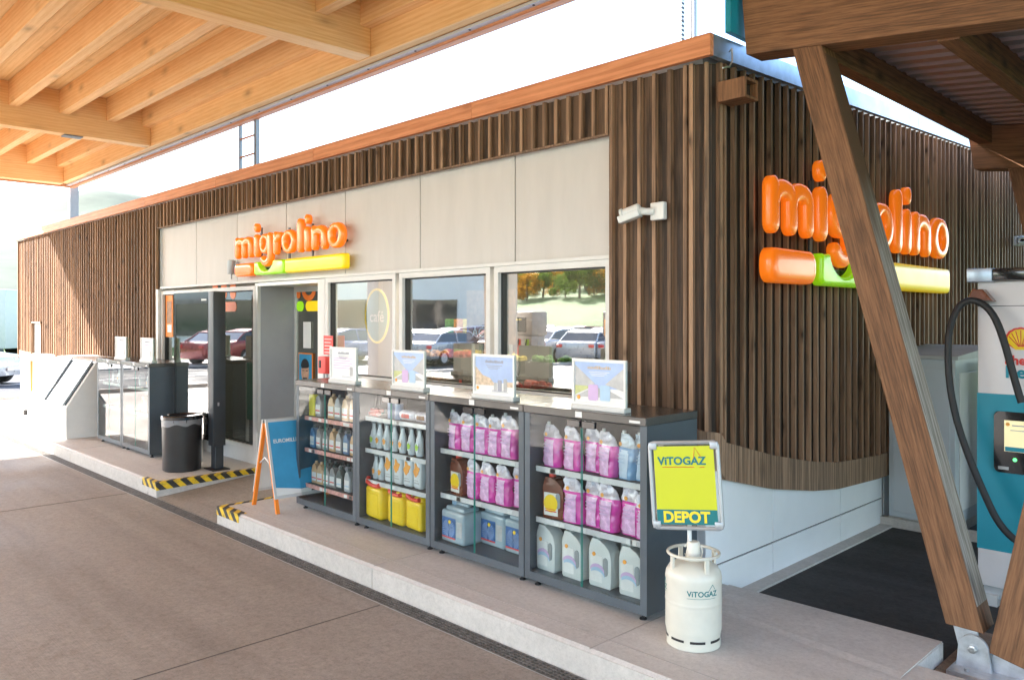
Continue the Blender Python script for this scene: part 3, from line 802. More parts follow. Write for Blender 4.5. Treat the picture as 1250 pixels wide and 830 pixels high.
logo('shop_sign', 'orange puffy migrolino letters above the entrance on cream panels', (-6.79, -.10, 2.506), 0, 1.)
logo('shop_sign', 'large orange migrolino letters on the dark slatted side wall behind the leaning post', (.0, .455, 2.365), pi/2, 1.515, 1.53, 1.15)

# ------------------------------------------------------------------ small fittings on the walls
def camera_unit(loc, rz, label):
    t = thing('security_camera', label, 'security camera', loc, rz, 'security cameras on the walls')
    MB().rbox(-.055, .055, -.045, 0, -.06, .06, .008).ob('junction_box', 'white_plastic', t)
    MB().tube([(-.03,-.04,0), (-.07,-.07,.0), (-.13,-.09,.01)], [.026,.024,.03], 12).ob('arm', 'white_plastic', t)
    c_ = MB().lathe([(.034,0),(.042,.01),(.042,.12),(.05,.125),(.05,.14)], 20, ax='Z')
    b = c_.ob('housing', 'white_plastic', t, (-.10,-.09,.02)); b.rotation_euler = (R(0), R(-108), R(20))
    MB().lathe([(.03,0),(.03,.004)], 16).ob('lens', 'black_gloss', b, (0,0,.138))
    MB().rbox(-.05,.0, -.046, .046, .01, .165, .008).ob('sun_shield', 'white_plastic', b)
camera_unit((-.47, -.092, 2.50), 0, 'white security camera on the slatted pier by the corner')
camera_unit((-.06, 7.03, 2.75), pi/2, 'white security camera far along the slatted side wall')
t = thing('wall_lamp', 'small grey wall lamp left of the entrance sign', 'lamp', (-6.99, .0, 2.42))
MB().lathe([(.045,-.09),(.05,-.08),(.05,.08),(.03,.09)], 16, (0,-.07,0)).ob('lamp_body', 'frame_grey', t)
MB().rbox(.03,.075,-.05,.0,-.06,.06,.005).ob('wall_box', 'frame_grey', t); MB().box(-.008,.008,-.078,-.062,-.15,-.09).ob('sensor', 'frame_grey', t)
t = thing('beam_stub', 'brown boxed timber bracket near the top of the side wall', 'bracket', (-.09, .17, 3.185))
MB().rbox(.0, .20, -.17, -.15, .0, .13, .002, 1).rbox(.0, .20, -.02, .0, .0, .13, .002, 1).box(.0, .198, -.15, -.02, .112, .13).box(.0, .198, -.15, -.02, .0, .016).ob('box_body', 'stained_z', t)
MB().box(.0, .15, -.15, -.02, .016, .112).ob('inner_panel', 'back_wood', t)
# hook on fascia corner
tag(MB().tube([(-.05,.08,3.52),(-.03,.08,3.54),(-.03,.085,3.46),(-.035,.06,3.42),(-.05,.0,3.40)], .006, 6).ob('steel_hook', 'steel'), 'little steel hook on the roof edge near the corner', 'hook')
# red call point
t = thing('alarm_box', 'red alarm box fixed beside the entrance door jamb', 'alarm', (-4.75, -.05, 1.28))
MB().rbox(-.075,.075,-.075,0,-.09,.09,.008).ob('case', 'fire_red', t); MB().rbox(-.05,-.01,-.082,-.07,-.03,.05,.004).ob('glass_cover', 'dark', t)
t = thing('safety_notice', 'red notice with white lines above the alarm box', 'notice', (-4.73, -.052, 1.49))
MB().box(-.09,.09,-.006,0,-.10,.10).ob('plate', 'fire_red', t)
b = MB()
for i in range(5): b.box(-.07,.07-.02*(i%2),-.008,-.006,.06-.035*i,.066-.035*i)
b.ob('printed_lines', 'print_pale', t)
t = thing('wall_pipe', 'two short bright pipes under the alarm box', 'pipe', (-4.75,-.08,1.0))
MB().lathe([(.012,0),(.012,.19)],10,(-.03,0,0)).lathe([(.012,0),(.012,.19)],10,(.03,0,0)).ob('pipes','steel',t)
# posters at the entrance
t = thing('door_poster', 'orange framed poster at the left edge of the entrance glazing', 'poster', (-9.16, .005, 1.82))
MB().box(-.13,.13,-.01,0,-.32,.32).ob('poster_sheet','orange_frame',t); MB().box(-.07,.10,-.013,-.01,-.12,.2).ob('picture','goods_brown',t); MB().box(-.05,.1,-.013,-.01,-.25,-.14).ob('text_block','print_pale',t)
t = thing('portrait_poster', 'poster of a smiling dark haired person on a blue ground on the door', 'poster', (-6.05, .435, 1.10))
MB().box(-.165,.165,0,.006,-.25,.25).ob('poster_sheet','orange_frame',t); MB().box(-.15,.15,-.003,0,-.235,.235).ob('background','print_blue',t)
fa = MB().prism([(.09*math.cos(a), .02+.13*math.sin(a)) for a in [2*pi*i/24 for i in range(24)]], -.006,-.003).box(-.04,.05,-.0055,-.003,-.235,-.08).ob('printed_face','skin_print',t)
MB().prism([(.095*math.cos(a), .09+.09*math.sin(a)) for a in [pi*i/14 for i in range(15)]]+[(-.07,.06),(.07,.07)], -.008,-.006).box(-.06,-.015,-.008,-.006,.03,.04).box(.02,.065,-.008,-.006,.03,.04).box(-.05,.05,-.008,-.006,-.075,-.05).ob('hair_and_brows','dark',fa)
t = thing('paper_notice', 'white paper sheet taped inside the sliding door', 'notice', (-6.02, .44, 1.57)); MB().box(-.09,.09,-.002,0,-.16,.16).ob('sheet','print_pale',t)
# roof items
t = thing('roof_ladder', 'galvanised ladder standing above the roof edge', 'ladder', (-8.5, .9, 3.5))
MB().box(-.27,-.235,-.02,.02,0,1.27).ob('stile','post_grey',t); MB().box(.235,.30,-.03,.03,0,1.27).ob('stile','post_grey',t)
for z in (.15, .42, .69, .96, 1.2): MB().tube([(-.25,0,z),(.25,0,z)], .016, 8).ob('rung','copper_board',t)
t = thing('antenna_mast', 'galvanised perforated mast rising behind the front roof edge', 'mast', (-2.27, 3.0, 3.5))
MB().box(-.10,-.06,-.03,.03,0,3).ob('channel','galv_perf',t); MB().box(.02,.06,-.03,.03,0,3).ob('channel','post_grey',t); MB().box(.075,.10,-.03,.03,0,3).ob('pipe','post_grey',t)
for i in range(10): MB().box(-.06,.02,-.01,.01,.1+i*.3,.12+i*.3).ob('cross_bar','galv',t)

# ------------------------------------------------------------------ big timber canopy over the forecourt
CN = thing('timber_canopy', 'large pale glulam timber canopy over the fuel forecourt', 'canopy', (-6, -5, -.16))
def cn(b, nm, mt): 
    b.v = [(v[0]+6, v[1]+5, v[2]+.16) for v in b.v]; return b.ob(nm, mt, CN)
XE = -16.62; XR = 8.; YF = .60; YB = -10.2
b = MB(); y = YB
while y < YF: b.box(XE, XR, y+.0015, min(y+.2, YF)-.0015, 5.43, 5.46); y += .2
cn(b, 'soffit_boards', 'soffit_board')
gird = [(-16.78, -16.54), (-11.756, -11.516), (-5.133, -4.893), (1.5, 1.74)]
for i, (a, c) in enumerate(gird):
    bt = 4.70 if i == 0 else 4.745
    cn(MB().rbox(a, c, YB, YF-.002, bt, 5.428, .006, 1), 'girder', 'glulam_y')
for (a, a1), (c0, c) in zip(gird, gird[1:]+[(XR, XR)]):
    for k in range(8):
        yc = .525 if k == 0 else -.045-.705*(k-1)
        cn(MB().rbox(a1+.003, c0-.003, yc-.072, yc+.072, 5.055, 5.427, .004, 1), 'joist', 'glulam_x')
cn(MB().rbox(XE-.15, XR, YF, YF+.13, 4.735, 5.46, .005, 1), 'edge_beam', 'glulam_x')
cn(MB().rbox(XE-.15, XR, YB-.13, YB, 4.735, 5.46, .005, 1), 'edge_beam', 'glulam_x')
cn(MB().box(XE-.2, XR, YF+.131, YF+.20, 4.700, 4.73), 'metal_drip_strip', 'alu')
cn(MB().box(XE-.2, XR, YF+.201, YF+.30, 4.665, 5.6), 'fascia_board', 'copper_board')
cn(MB().box(XE-.24, XE-.2, YB, YF+.30, 4.665, 5.6), 'fascia_board', 'copper_board')
cn(MB().box(XE-.2, XR, YB, YF+.20, 5.47, 5.6), 'roof', 'util_roof')
for i in range(20): x = -16+i*.9; cn(MB().box(x, x+.02, YF+.155, YF+.175, 4.694, 4.70), 'screw', 'dark')
for x in (-11.64,):
    cn(MB().rbox(x-.10, x+.10, -.74, -.46, 4.725, 4.743, .003, 1), 'steel_plate', 'post_grey')
t = cn(MB().rbox(-17.2, -17.02, .86, 1.04, 3.5, 4.98, .004, 1), 'steel_post', 'post_grey')
for (x, y) in ((-11.6, -9.0), (-5, -9.0), (1.62, -9.0), (-16.66, -9.0)):
    cn(MB().rbox(x-.3, x+.3, y-.3, y+.3, -.16, 4.74, .02, 2), 'column', 'hall_grey')

# ------------------------------------------------------------------ brown timber canopy at the right (charging bays)
RC = thing('stained_canopy', 'dark brown timber canopy with leaning struts over the charging bay', 'canopy', (1.4, .2, -.12))
def oriented(nm, pts, mt, par, z_axis, origin=None):
    """pts: 8 world points; object local Z follows z_axis so grain follows the member"""
    o0 = Vector(origin or pts[0]); za = Vector(z_axis).normalized(); ya = za.cross(Vector((1,0,0)));
    if ya.length < .1: ya = Vector((0,1,0))
    ya.normalize(); xa = ya.cross(za).normalized()
    mat = Matrix((xa, ya, za)).transposed().to_4x4(); mat.translation = o0
    inv = mat.inverted()
    b = MB(); b.hexa([inv @ Vector(p) for p in pts])
    bm = bmesh.new(); me = b.me('tmp', mt); bm.from_mesh(me)
    bmesh.ops.bevel(bm, geom=list(bm.edges), offset=.006, segments=2, profile=.5, affect='EDGES')
    bm.to_mesh(me); bm.free(); me.name = nm
    o = link(nm, me, par); 
    pm_ = Matrix.Translation(par.location)
    o.matrix_local = pm_.inverted() @ mat
    return o
sl = -.115
def zb(x): return 3.483+sl*(x-.06)
def xbeam(nm, x0, x1, y0, y1, h, zo=0., cut=.10):
    z0, z1 = zb(x0)+zo, zb(x1)+zo
    pts = [(x0+.0,y0,z0),(x1,y0,z1),(x1,y1,z1),(x0,y1,z0),(x0-cut,y0,z0+h),(x1,y0,z1+h),(x1,y1,z1+h),(x0-cut,y1,z0+h)]
    return oriented(nm, pts, 'stained_z', RC, (x1-x0, 0, z1-z0))
xbeam('main_beam', .06, 6, .10, .30, .55, cut=.045)
xbeam('main_beam', .34, 6, 3.9, 4.1, .42, -.25, cut=.07)
xbeam('main_beam', .34, 6, 7.7, 7.9, .42, -.25, cut=.07)
def rafter(x, y0, y1, h=.19, w=.12):
    z0 = zb(x)-.012; z1 = z0-.0
    return oriented('rafter', [(x,y0,z0),(x+w,y0,z0-.01),(x+w,y1,z1-.01),(x,y1,z1),(x,y0,z0+h),(x+w,y0,z0+h-.01),(x+w,y1,z1+h-.01),(x,y1,z1+h)], 'stained_z', RC, (0,1,0))
for i, x in enumerate((.37, 1.14, 1.90, 2.66, 3.4, 4.2)):
    rafter(x, .302, 3.898); rafter(x, 4.102, 7.69)
# corrugated deck
b = MB(); prof = []
x0, x1 = .30, 11.  # deck and roof extended out of view to shade the side wall
y = .305; vs = []; fs = []
while y < 8.4:
    for dy, dz in ((0, 0), (.10, 0), (.115, .03), (.185, .03), (.2, 0)):
        yy = y+dy
        for xx in (x0, x1): vs.append((xx, yy, zb(xx)+.168+dz))
    y += .2
n = len(vs)//2
for i in range(n-1): fs.append((2*i, 2*i+1, 2*i+3, 2*i+2))
b.add(vs, fs); b.v = [(v[0]-1.4, v[1]-.2, v[2]+.12) for v in b.v]
b.ob('roof_deck', 'deck_metal', RC)
b = MB().hexa([(.25,.31,zb(.25)+.19),(11,.31,zb(11)+.19),(11,8.4,zb(11)+.19),(.25,8.4,zb(.25)+.19),(.25,.31,zb(.25)+.3),(11,.31,zb(11)+.3),(11,8.4,zb(11)+.3),(.25,8.4,zb(.25)+.3)])
b.v = [(v[0]-1.4, v[1]-.2, v[2]+.12) for v in b.v]; b.ob('roof', 'util_roof', RC)
b = MB().box(-.045,-.005,.02,.34,3.63,4.35); b.v = [(v[0]-1.4, v[1]-.2, v[2]+.12) for v in b.v]; b.ob('teal_end_board', 'ev_teal', RC)
def strut(bx0, bx1, bz0, bz1, tx0, tx1, y0=.10, y1=.30, tz0=None, tz1=None):
    tz0 = tz0 or zb(tx0)+.0; tz1 = tz1 or zb(tx1)+.0
    pts = [(bx0,y0,bz0),(bx1,y0,bz1),(bx1,y1,bz1),(bx0,y1,bz0),(tx0,y0,tz0),(tx1,y0,tz1),(tx1,y1,tz1),(tx0,y1,tz0)]
    o = oriented('strut', pts, 'stained_z', RC, ((tx0+tx1-bx0-bx1)/2, 0, (tz0+tz1-bz0-bz1)/2))
    # pale skin with sky light and sheen painted in, on the inner face, a couple of mm proud, over the lower three quarters
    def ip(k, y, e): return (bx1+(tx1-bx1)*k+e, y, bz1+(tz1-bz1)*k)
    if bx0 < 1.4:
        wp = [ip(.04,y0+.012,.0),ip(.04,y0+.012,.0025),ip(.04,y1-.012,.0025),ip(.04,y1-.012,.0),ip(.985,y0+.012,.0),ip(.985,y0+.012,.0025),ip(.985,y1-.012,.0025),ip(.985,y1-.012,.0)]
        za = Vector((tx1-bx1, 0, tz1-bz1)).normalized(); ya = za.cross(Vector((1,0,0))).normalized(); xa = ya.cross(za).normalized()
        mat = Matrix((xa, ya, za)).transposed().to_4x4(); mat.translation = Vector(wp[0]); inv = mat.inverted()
        q = MB().hexa([inv @ Vector(v) for v in wp]).ob('painted_sheen_face', 'painted_sheen_z', o)
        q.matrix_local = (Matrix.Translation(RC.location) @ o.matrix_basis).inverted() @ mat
    return o
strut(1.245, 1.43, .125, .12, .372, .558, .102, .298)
strut(1.452, 1.66, .03, -.02, 2.08, 2.28, .102, .298)
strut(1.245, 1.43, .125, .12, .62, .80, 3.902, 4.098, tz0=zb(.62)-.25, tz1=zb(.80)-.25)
strut(1.452, 1.66, .03, -.02, 2.08, 2.28, 3.902, 4.098, tz0=zb(2.08)-.25, tz1=zb(2.28)-.25)
# galvanised foot
ft = thing  # (foot is part of the canopy)
def rc(b, nm, mt, par=RC):
    b.v = [(v[0]-1.4, v[1]-.2, v[2]+.12) for v in b.v]; return b.ob(nm, mt, par)
for yo in (0, 3.8):
    cc = [(1.385+.072*math.cos(a), .035+.072*math.sin(a)) for a in [pi*i/14-.15 for i in range(15)]]
    lug = rc(MB().prism([(1.30,-.095),(1.475,-.095)]+cc[1:], .085+yo, .105+yo, .002, 1), 'foot_lug', 'galv')
    rc(MB().prism([(1.31,.0),(1.42,.0),(1.39,.16),(1.27,.16)], .115+yo, .13+yo, .002, 1), 'foot_blade', 'galv')
    rc(MB().prism([(1.44,-.095),(1.75,-.095),(1.66,.12),(1.49,.12)], .12+yo, .135+yo, .002, 1), 'foot_blade', 'galv')
    rc(MB().rbox(1.285, 1.85, -.02+yo, .40+yo, -.10, -.070, .004, 1), 'base_plate', 'galv')
    rc(MB().lathe([(.022,0),(.022,-.02),(.014,-.022)], 6, (1.385, .085+yo, .035), 'Y', False), 'pin_bolt', 'steel')
    rc(MB().lathe([(.024,0),(.024,.02)], 6, (1.37, .03+yo, -.095), 'Z', False).lathe([(.012,.02),(.012,.04)], 10, (1.37,.03+yo,-.095)), 'anchor_bolt', 'steel')

# ------------------------------------------------------------------ display cabinets
def cabinet(x0, shelves, label, left=False, rail='rail_white', w=1.0, H=1.2, D=.53, yf=-.80, tags=True):
    t = thing('display_cabinet', label, 'display cabinet', (x0+w/2, yf+D/2, 0), 0, 'glass-door display cabinets along the shop front')
    h = w/2; y0 = -D/2; y1 = D/2; zb_ = .045; zt = 1.15
    c_ = MB()
    c_.box(-h+.001, -h+.03, y0+.02, y1, zb_, zt).box(h-.03, h-.001, y0+.02, y1, zb_, zt)
    c_.box(-h+.03, h-.03, y1-.015, y1-.001, zb_, zt).box(-h+.03, h-.03, y0+.02, y1-.015, zb_, .10)
    c_.box(-h+.002, h-.002, y0+.003, y0+.02, zb_, .098)
    c_.box(-h+.002, -h+.05, y0+.002, y0+.02, .098, zt).box(h-.05, h-.002, y0+.002, y0+.02, .098, zt)
    c_.ob('carcass', 'cab_grey', t)
    MB().rbox(-h, h, y0-.01, y1+.005, zt, H, .004, 1).ob('top_board', 'cab_top', t)
    MB().box(-h+.031, h-.031, y1-.018, y1-.016, .1, zt).ob('back_liner', 'cab_inner', t)
    for k, (a, c) in enumerate(((-h+.052, -.004), (.004, h-.052))):
        d = MB().box(a, c, y0+.003, y0+.009, .10, zt-.005).ob('door', 'cab_glass_left' if left else 'cab_glass', t)
        xx = (c-.11, c-.005) if k == 0 else (a+.005, a+.11)
        MB().rbox(xx[0], xx[1], y0-.008, y0+.012, zt-.055, zt-.012, .003, 1).ob('door_handle', 'black_gloss', d)
        MB().box(c-.002 if k == 0 else a, c if k == 0 else a+.002, y0+.0025, y0+.0095, .1, zt-.06).ob('glass_edge', 'label_lime' if False else 'print_teal', d)
    for z in shelves:
        s_ = MB().box(-h+.032, h-.032, y0+.07, y1-.02, z-.016, z).ob('shelf', 'cab_inner', t)
        MB().box(-h+.05, h-.05, y0+.062, y0+.069, z-.034, z+.002).ob('price_rail', rail, s_)
        q = MB(); rnd = random.Random(int(x0*100)+int(z*100))
        for i in range(5):
            xx = -h+.08+rnd.random()*(w-.22); q.box(xx, xx+.045, y0+.058, y0+.0615, z-.03, z-.002)
        q.ob('price_tags', 'tag_white', s_)
    for sx in (-1, 1):
        for sy in (y0+.06, y1-.06):
            MB().lathe([(.022,0),(.022,.008),(.01,.01),(.01,.046)], 10, (sx*(h-.07), sy, 0)).ob('foot', 'rubber', t)
    if tags:
        MB().rbox(-.04, .015, y0-.013, y0-.01, zt+.008, zt+.045, .001, 1).ob('lock_plate', 'tag_white', t)
        MB().rbox(h-.12, h-.04, y0-.012, y0-.01, zt+.013, zt+.028, .001, 1).ob('maker_plate', 'tag_white', t)
    return t
CX0 = [-4.08, -3.08, -2.075, -1.07]
cabinet(CX0[0], (.86, .563, .232), 'dark grey cabinet of motor oil bottles beside the blue pavement board', rail='rail_red')
cabinet(CX0[1], (.945, .675, .413), 'dark grey cabinet with yellow fuel cans on its bottom shelf')
cabinet(CX0[2], (.79, .452), 'dark grey cabinet with blue-label canisters at the bottom')
cabinet(CX0[3], (.79, .450), 'dark grey cabinet with white jugs, nearest the gas bottle')
cabinet(-9.75, (.86, .53), 'glass-door cabinet beside the white sloped gas chest', left=True)
cabinet(-8.74, (.86, .53), 'glass-door cabinet nearest the black bin, grey side in view', left=True)

# ------------------------------------------------------------------ products
PROT = {}
def proto(kind, parts): PROT[kind] = parts   # list of (name, mesh, parent_index or None)
def spawn(kind, loc, label, cat, group, rz=0., sc=1.):
    t = thing(kind, label, cat, loc, rz, group); t.scale = (sc, sc, sc); made = []
    for nm, me, pi_ in PROT[kind]:
        o = link(nm, me, made[pi_] if pi_ is not None else t); made.append(o)
    return t
def pouch(seed, liq, film_, lbl):
    rnd = random.Random(seed); seg = 28; H_ = .275
    def ring(v):
        z = v*H_
        if v < .62: hw = .078+.008*math.sin(v*5+seed); cx_ = .0
        else:
            k = (v-.62)/.38; hw = .082-.042*k**2.0; cx_ = -.034*k**1.6
        dp = .046*(1-.30*v) * (1 if v < .6 else max(.10, 1-(v-.6)*2.3))
        if v < .05: dp *= .9; hw *= .97
        return z, hw, cx_, dp
    def band(v0, v1, n):
        vs = []; fs = []
        for i in range(n+1):
            v = v0+(v1-v0)*i/n; z, hw, cx_, dp = ring(v)
            for k in range(seg):
                a = 2*pi*k/seg; ca, sa = math.cos(a), math.sin(a)
                x = cx_+math.copysign(abs(ca)**.7, ca)*hw; y = math.copysign(abs(sa)**.8, sa)*dp
                q = noise.noise(Vector((x*38+seed*7, y*38, z*26)))*(.007+.022*max(0, v-.5))
                vs.append((x+ca*q, y+sa*q*1.3, z))
        for i in range(n):
            for k in range(seg):
                l = (k+1) % seg; fs.append((i*seg+k, i*seg+l, (i+1)*seg+l, (i+1)*seg+k))
        fs.append(list(range(seg))[::-1]); fs.append([n*seg+k for k in range(seg)])
        b = MB(); b.add(vs, fs, True); return b
    body = band(0, .70, 16).me('liquid_bag', liq); film = band(.702, 1., 9).me('film_top', film_)
    cap = MB().lathe([(.012,0),(.012,.02),(.009,.022)], 12, (-.045,0,H_-.005)).me('spout_cap', 'tag_white')
    # printed front: curved sheet just proud of the bag
    vs = []; fs = []; n = 8; mrow = 10
    for i in range(n+1):
        v = .03+.62*i/n; z, hw, cx_, dp = ring(v)
        for k in range(mrow+1):
            a = R(-172+112*k/mrow); ca, sa = math.cos(a), math.sin(a)
            x = cx_+math.copysign(abs(ca)**.7, ca)*hw*.86; y = math.copysign(abs(sa)**.8, sa)*(dp)
            q = noise.noise(Vector((x*38+seed*7, y*38, z*26)))*.006
            vs.append((x+ca*q, y-abs(q)*.6-.0045, z))
    for i in range(n):
        for k in range(mrow): a0 = i*(mrow+1)+k; fs.append((a0, a0+1, a0+mrow+2, a0+mrow+1))
    lb = MB(); lb.add(vs, fs, True); lb = lb.me('printed_front', lbl)
    dot = MB().lathe([(.0125,0),(.0125,.003)], 14, (-.018,-.052,.215), 'Y').me('emblem', 'print_orange')
    txt = MB()
    for i, wd_ in enumerate((.07, .05, .06)): txt.box(-.04, -.04+wd_, -.0535+.002*0, -.0515, .145-i*.022, .151-i*.022)
    txt = txt.me('printed_lines', 'print_lilac' if 'pink' in lbl else 'print_lblue')
    return [('liquid_bag', body, None), ('film_top', film, None), ('spout_cap', cap, 1), ('printed_front', lb, 0), ('emblem', dot, 0), ('printed_lines', txt, 0)]
for i in range(4): proto('washer_pouch_%d' % i, pouch(i+1, 'pink_liquid', 'film', 'pink_label'))
for i in range(2): proto('blue_pouch_%d' % i, pouch(i+11, 'blue_liquid', 'film_blue', 'blue_label'))
def jug(mat, capm, lblparts, w=.17, h=.31, d=.10):
    hw = w/2
    out = [(-hw+.01,0),(hw-.01,0),(hw,.012),(hw,h*.55),(hw-.004,h*.66),(hw-.02,h*.76),(hw*.35,h*.87),(-hw*.10,h*.91),(-hw*.10,h*.93),(-hw*.75,h*.93),(-hw*.80,h*.88),(-hw*.96,h*.78),(-hw,h*.7),(-hw,.012)]
    body = MB().prism(out, -d/2, d/2, .014, 4, True).me('body', mat)
    cap = MB().lathe([(.024,0),(.024,.034),(.02,.038)], 16, (-hw*.43,0,h*.925)).me('cap', capm)
    rec = MB().prism(rr(hw*.30, hw*.72, h*.24, h*.60, .02), -d/2-.003, d/2+.003, .003, 2, True).me('handle_recess', 'jug_recess')
    r = [('body', body, None), ('cap', cap, None), ('handle_recess', rec, 0)]
    for nm, b, mt in lblparts: r.append((nm, b.me(nm, mt), 0))
    return r
def swoosh():
    b = MB(); p = arc(-.02,.09,.06,.05,20,150,8); q = arc(-.02,.075,.06,.04,150,20,8)
    b.prism(p+q, -.054,-.052); return b
def swoosh2():
    b = MB(); p = arc(-.02,.07,.06,.05,10,140,8); q = arc(-.02,.058,.06,.04,140,10,8)
    b.prism(p+q, -.0545,-.052); return b
proto('white_jug', jug('jug_white', 'jug_white', [('label', MB().box(-.072,.018,-.052,-.050,.03,.19), 'tag_white'), ('violet_swoosh', swoosh(), 'print_lilac'), ('blue_swoosh', swoosh2(), 'print_lblue'),
      ('emblem', MB().lathe([(.013,0),(.013,.003)], 14, (-.045,-.0535,.195), 'Y'), 'print_orange')]))
proto('brown_jug', jug('jug_brown', 'cap_red', [('label', MB().box(-.07,.04,-.052,-.050,.02,.17), 'tag_white'),
      ('yellow_patch', MB().prism(arc(-.015,.10,.055,.06,0,360,16)[:-1], -.0545,-.052), 'can_yellow'), ('red_lines', MB().box(-.06,.03,-.055,-.052,.045,.052).box(-.06,.02,-.055,-.052,.06,.064), 'fire_red')], w=.165, h=.29))
# clear jerrycan
b = MB().rbox(-.135,.135,-.10,.10,0,.235,.022,4); b.rbox(-.11,.11,-.075,.075,.225,.262,.015,3)
h = MB().rbox(-.06,.09,-.02,.02,.262,.285,.01,3)
lb = MB().box(-.112,.045,-.1035,-.101,.035,.185)
ray = MB()
for i in range(11):
    a = R(-75+15*i); ray.prism([(-.035,.105),(-.035+.07*math.cos(a),.105+.065*math.sin(a)),(-.035+.07*math.cos(a+.08),.105+.065*math.sin(a+.08))], -.105,-.1035)
    a += pi; ray.prism([(-.035,.105),(-.035+.07*math.cos(a),.105+.065*math.sin(a)),(-.035+.07*math.cos(a+.08),.105+.065*math.sin(a+.08))], -.105,-.1035)
proto('clear_canister', [('body', b.me('body','clear_can'), None), ('handle', h.me('handle','clear_can'), 0), ('cap', MB().lathe([(.026,0),(.026,.025)],16,(-.085,0,.26)).me('cap','print_lblue'), None),
    ('label', lb.me('label','label_blue'), 0), ('light_rays', ray.me('light_rays','print_sky'), 3), ('emblem', MB().lathe([(.014,0),(.014,.003)],14,(-.02,-.107,.155),'Y').me('emblem','can_yellow'), 3),
    ('red_strip', MB().box(-.112,.045,-.1055,-.1035,.035,.045).me('red_strip','fire_red'), 3), ('fine_print', MB().box(.06,.12,-.1025,-.101,.06,.17).me('fine_print','print_grey'), 0)])
# yellow fuel can with red spout
b = MB().rbox(-.125,.125,-.085,.085,0,.25,.028,4); b.rbox(-.03,.115,-.06,.06,.24,.285,.02,3)
proto('fuel_can', [('body', b.me('body','can_yellow'), None), ('spout', MB().tube([(-.13,-.05,.30),(-.09,-.075,.278),(-.02,-.08,.262),(.05,-.08,.262),(.09,-.075,.272)],[.02,.022,.016,.016,.02],12).me('spout','cap_red'), None),
    ('cap', MB().lathe([(.03,0),(.03,.03)],16,(-.085,0,.245)).me('cap','cap_red'), None), ('side_emboss', MB().rbox(-.09,.09,-.088,-.084,.04,.2,.002,1).me('side_emboss','can_yellow'), 0)])
def spray(name, lab_m, body_m='spray_white'):
    b = MB().lathe([(.030,0),(.034,.008),(.035,.09),(.030,.125),(.017,.16),(.014,.185)], 18, sx=1.05, sy=.8)
    tr = MB().rbox(-.028,.022,-.013,.013,.186,.21,.005,2).box(-.03,-.022,-.006,.006,.155,.19)
    proto(name, [('bottle', b.me('bottle',body_m), None), ('trigger_head', tr.me('trigger_head','jug_recess'), None), ('label', MB().prism(rr(-.022,.022,.03,.10,.01), -.031,-.028).me('label',body_m), 0),
       ('splash', MB().prism([(.018*math.cos(a)*(1+.25*math.sin(5*a)), .065+.022*math.sin(a)*(1+.2*math.cos(3*a))) for a in [2*pi*i/20 for i in range(20)]], -.0335,-.031).me('splash',lab_m), 0)])
spray('spray_bottle_o', 'print_orange'); spray('spray_bottle_g', 'label_lime'); spray('spray_bottle_b', 'print_lblue')
b = MB().rbox(-.05,.05,-.03,.03,0,.21,.02,4)
proto('refill_pouch', [('bag', b.me('bag','spray_white'), None), ('orange_print', MB().prism([(.034*math.cos(a)*(1+.3*math.sin(4*a)), .14+.045*math.sin(a)*(1+.3*math.cos(3*a))) for a in [2*pi*i/24 for i in range(24)]], -.0335,-.030).me('orange_print','print_orange'), 0),
    ('grey_lines', MB().box(-.03,.03,-.0325,-.030,.04,.05).box(-.03,.02,-.0325,-.030,.06,.066).me('grey_lines','print_grey'), 0)])
def oil(name, m_):
    b = MB().prism([(-.04,0),(.04,0),(.045,.01),(.045,.11),(.035,.135),(.015,.155),(.013,.175),(-.013,.175),(-.015,.155),(-.035,.135),(-.045,.11),(-.045,.01)], -.028,.028,.009,3,True)
    proto(name, [('bottle', b.me('bottle',m_), None), ('cap', MB().lathe([(.015,0),(.015,.022)],12,(0,0,.175)).me('cap', 'oil_dark' if m_ != 'oil_tan' else 'oil_tan'), None), ('label', MB().box(-.032,.032,-.030,-.028,.025,.10).me('label','tag_white'), 0),
       ('label_stripe', MB().box(-.03,.03,-.0315,-.030,.045,.055).me('label_stripe','fire_red' if m_ in ('oil_tan','oil_grey') else 'print_lblue'), 2)])
for n_ in ('tan','grey','blue','dark','light'): oil('oil_bottle_'+n_, 'oil_'+n_)
NUM = ['first','second','third','fourth','fifth','sixth','seventh','eighth']
def rename(o, nm): o.name = nm; return o
Y4 = -.655
c4 = 'cabinet beside the gas bottle'; c3n = 'cabinet with blue-label canisters'; c2n = 'cabinet with yellow fuel cans'; c1n = 'oil bottle cabinet'
def put(kind, nm, x, z, lbl, cat, grp, y=Y4, rz=None, sc=1.):
    t = spawn(kind, (x, y, z), lbl, cat, grp, rz if rz is not None else R(random.uniform(-8, 10)), sc); t.name = nm; return t
GP = 'screenwash pouches in the cabinets'
for i, x in enumerate((-.938, -.758, -.62, -.465)):
    put('washer_pouch_%d' % (i % 4), 'washer_pouch', x, .79, '%s pink pouch from left, top shelf, %s' % (NUM[i], c4), 'pouch', GP, y=-.655 if i != 2 else -.60)
for i, x in enumerate((-.322, -.215)):
    put('blue_pouch_%d' % i, 'washer_pouch', x, .79, '%s pale blue pouch, top shelf, %s' % (('left','right')[i], c4), 'pouch', GP, y=-.64+.03*i, rz=R(-15+20*i))
put('brown_jug', 'brown_jug', -.905, .45, 'brown jug with red cap, middle shelf, %s' % c4, 'jug', 'brown jugs')
for i, x in enumerate((-.745, -.59, -.452, -.292, -.17)):
    put('washer_pouch_%d' % ((i+1) % 4), 'washer_pouch', x, .45, '%s pink pouch from left, middle shelf, %s' % (NUM[i], c4), 'pouch', GP, y=-.66 if i % 2 == 0 else -.63, sc=1.05 if i < 4 else .95)
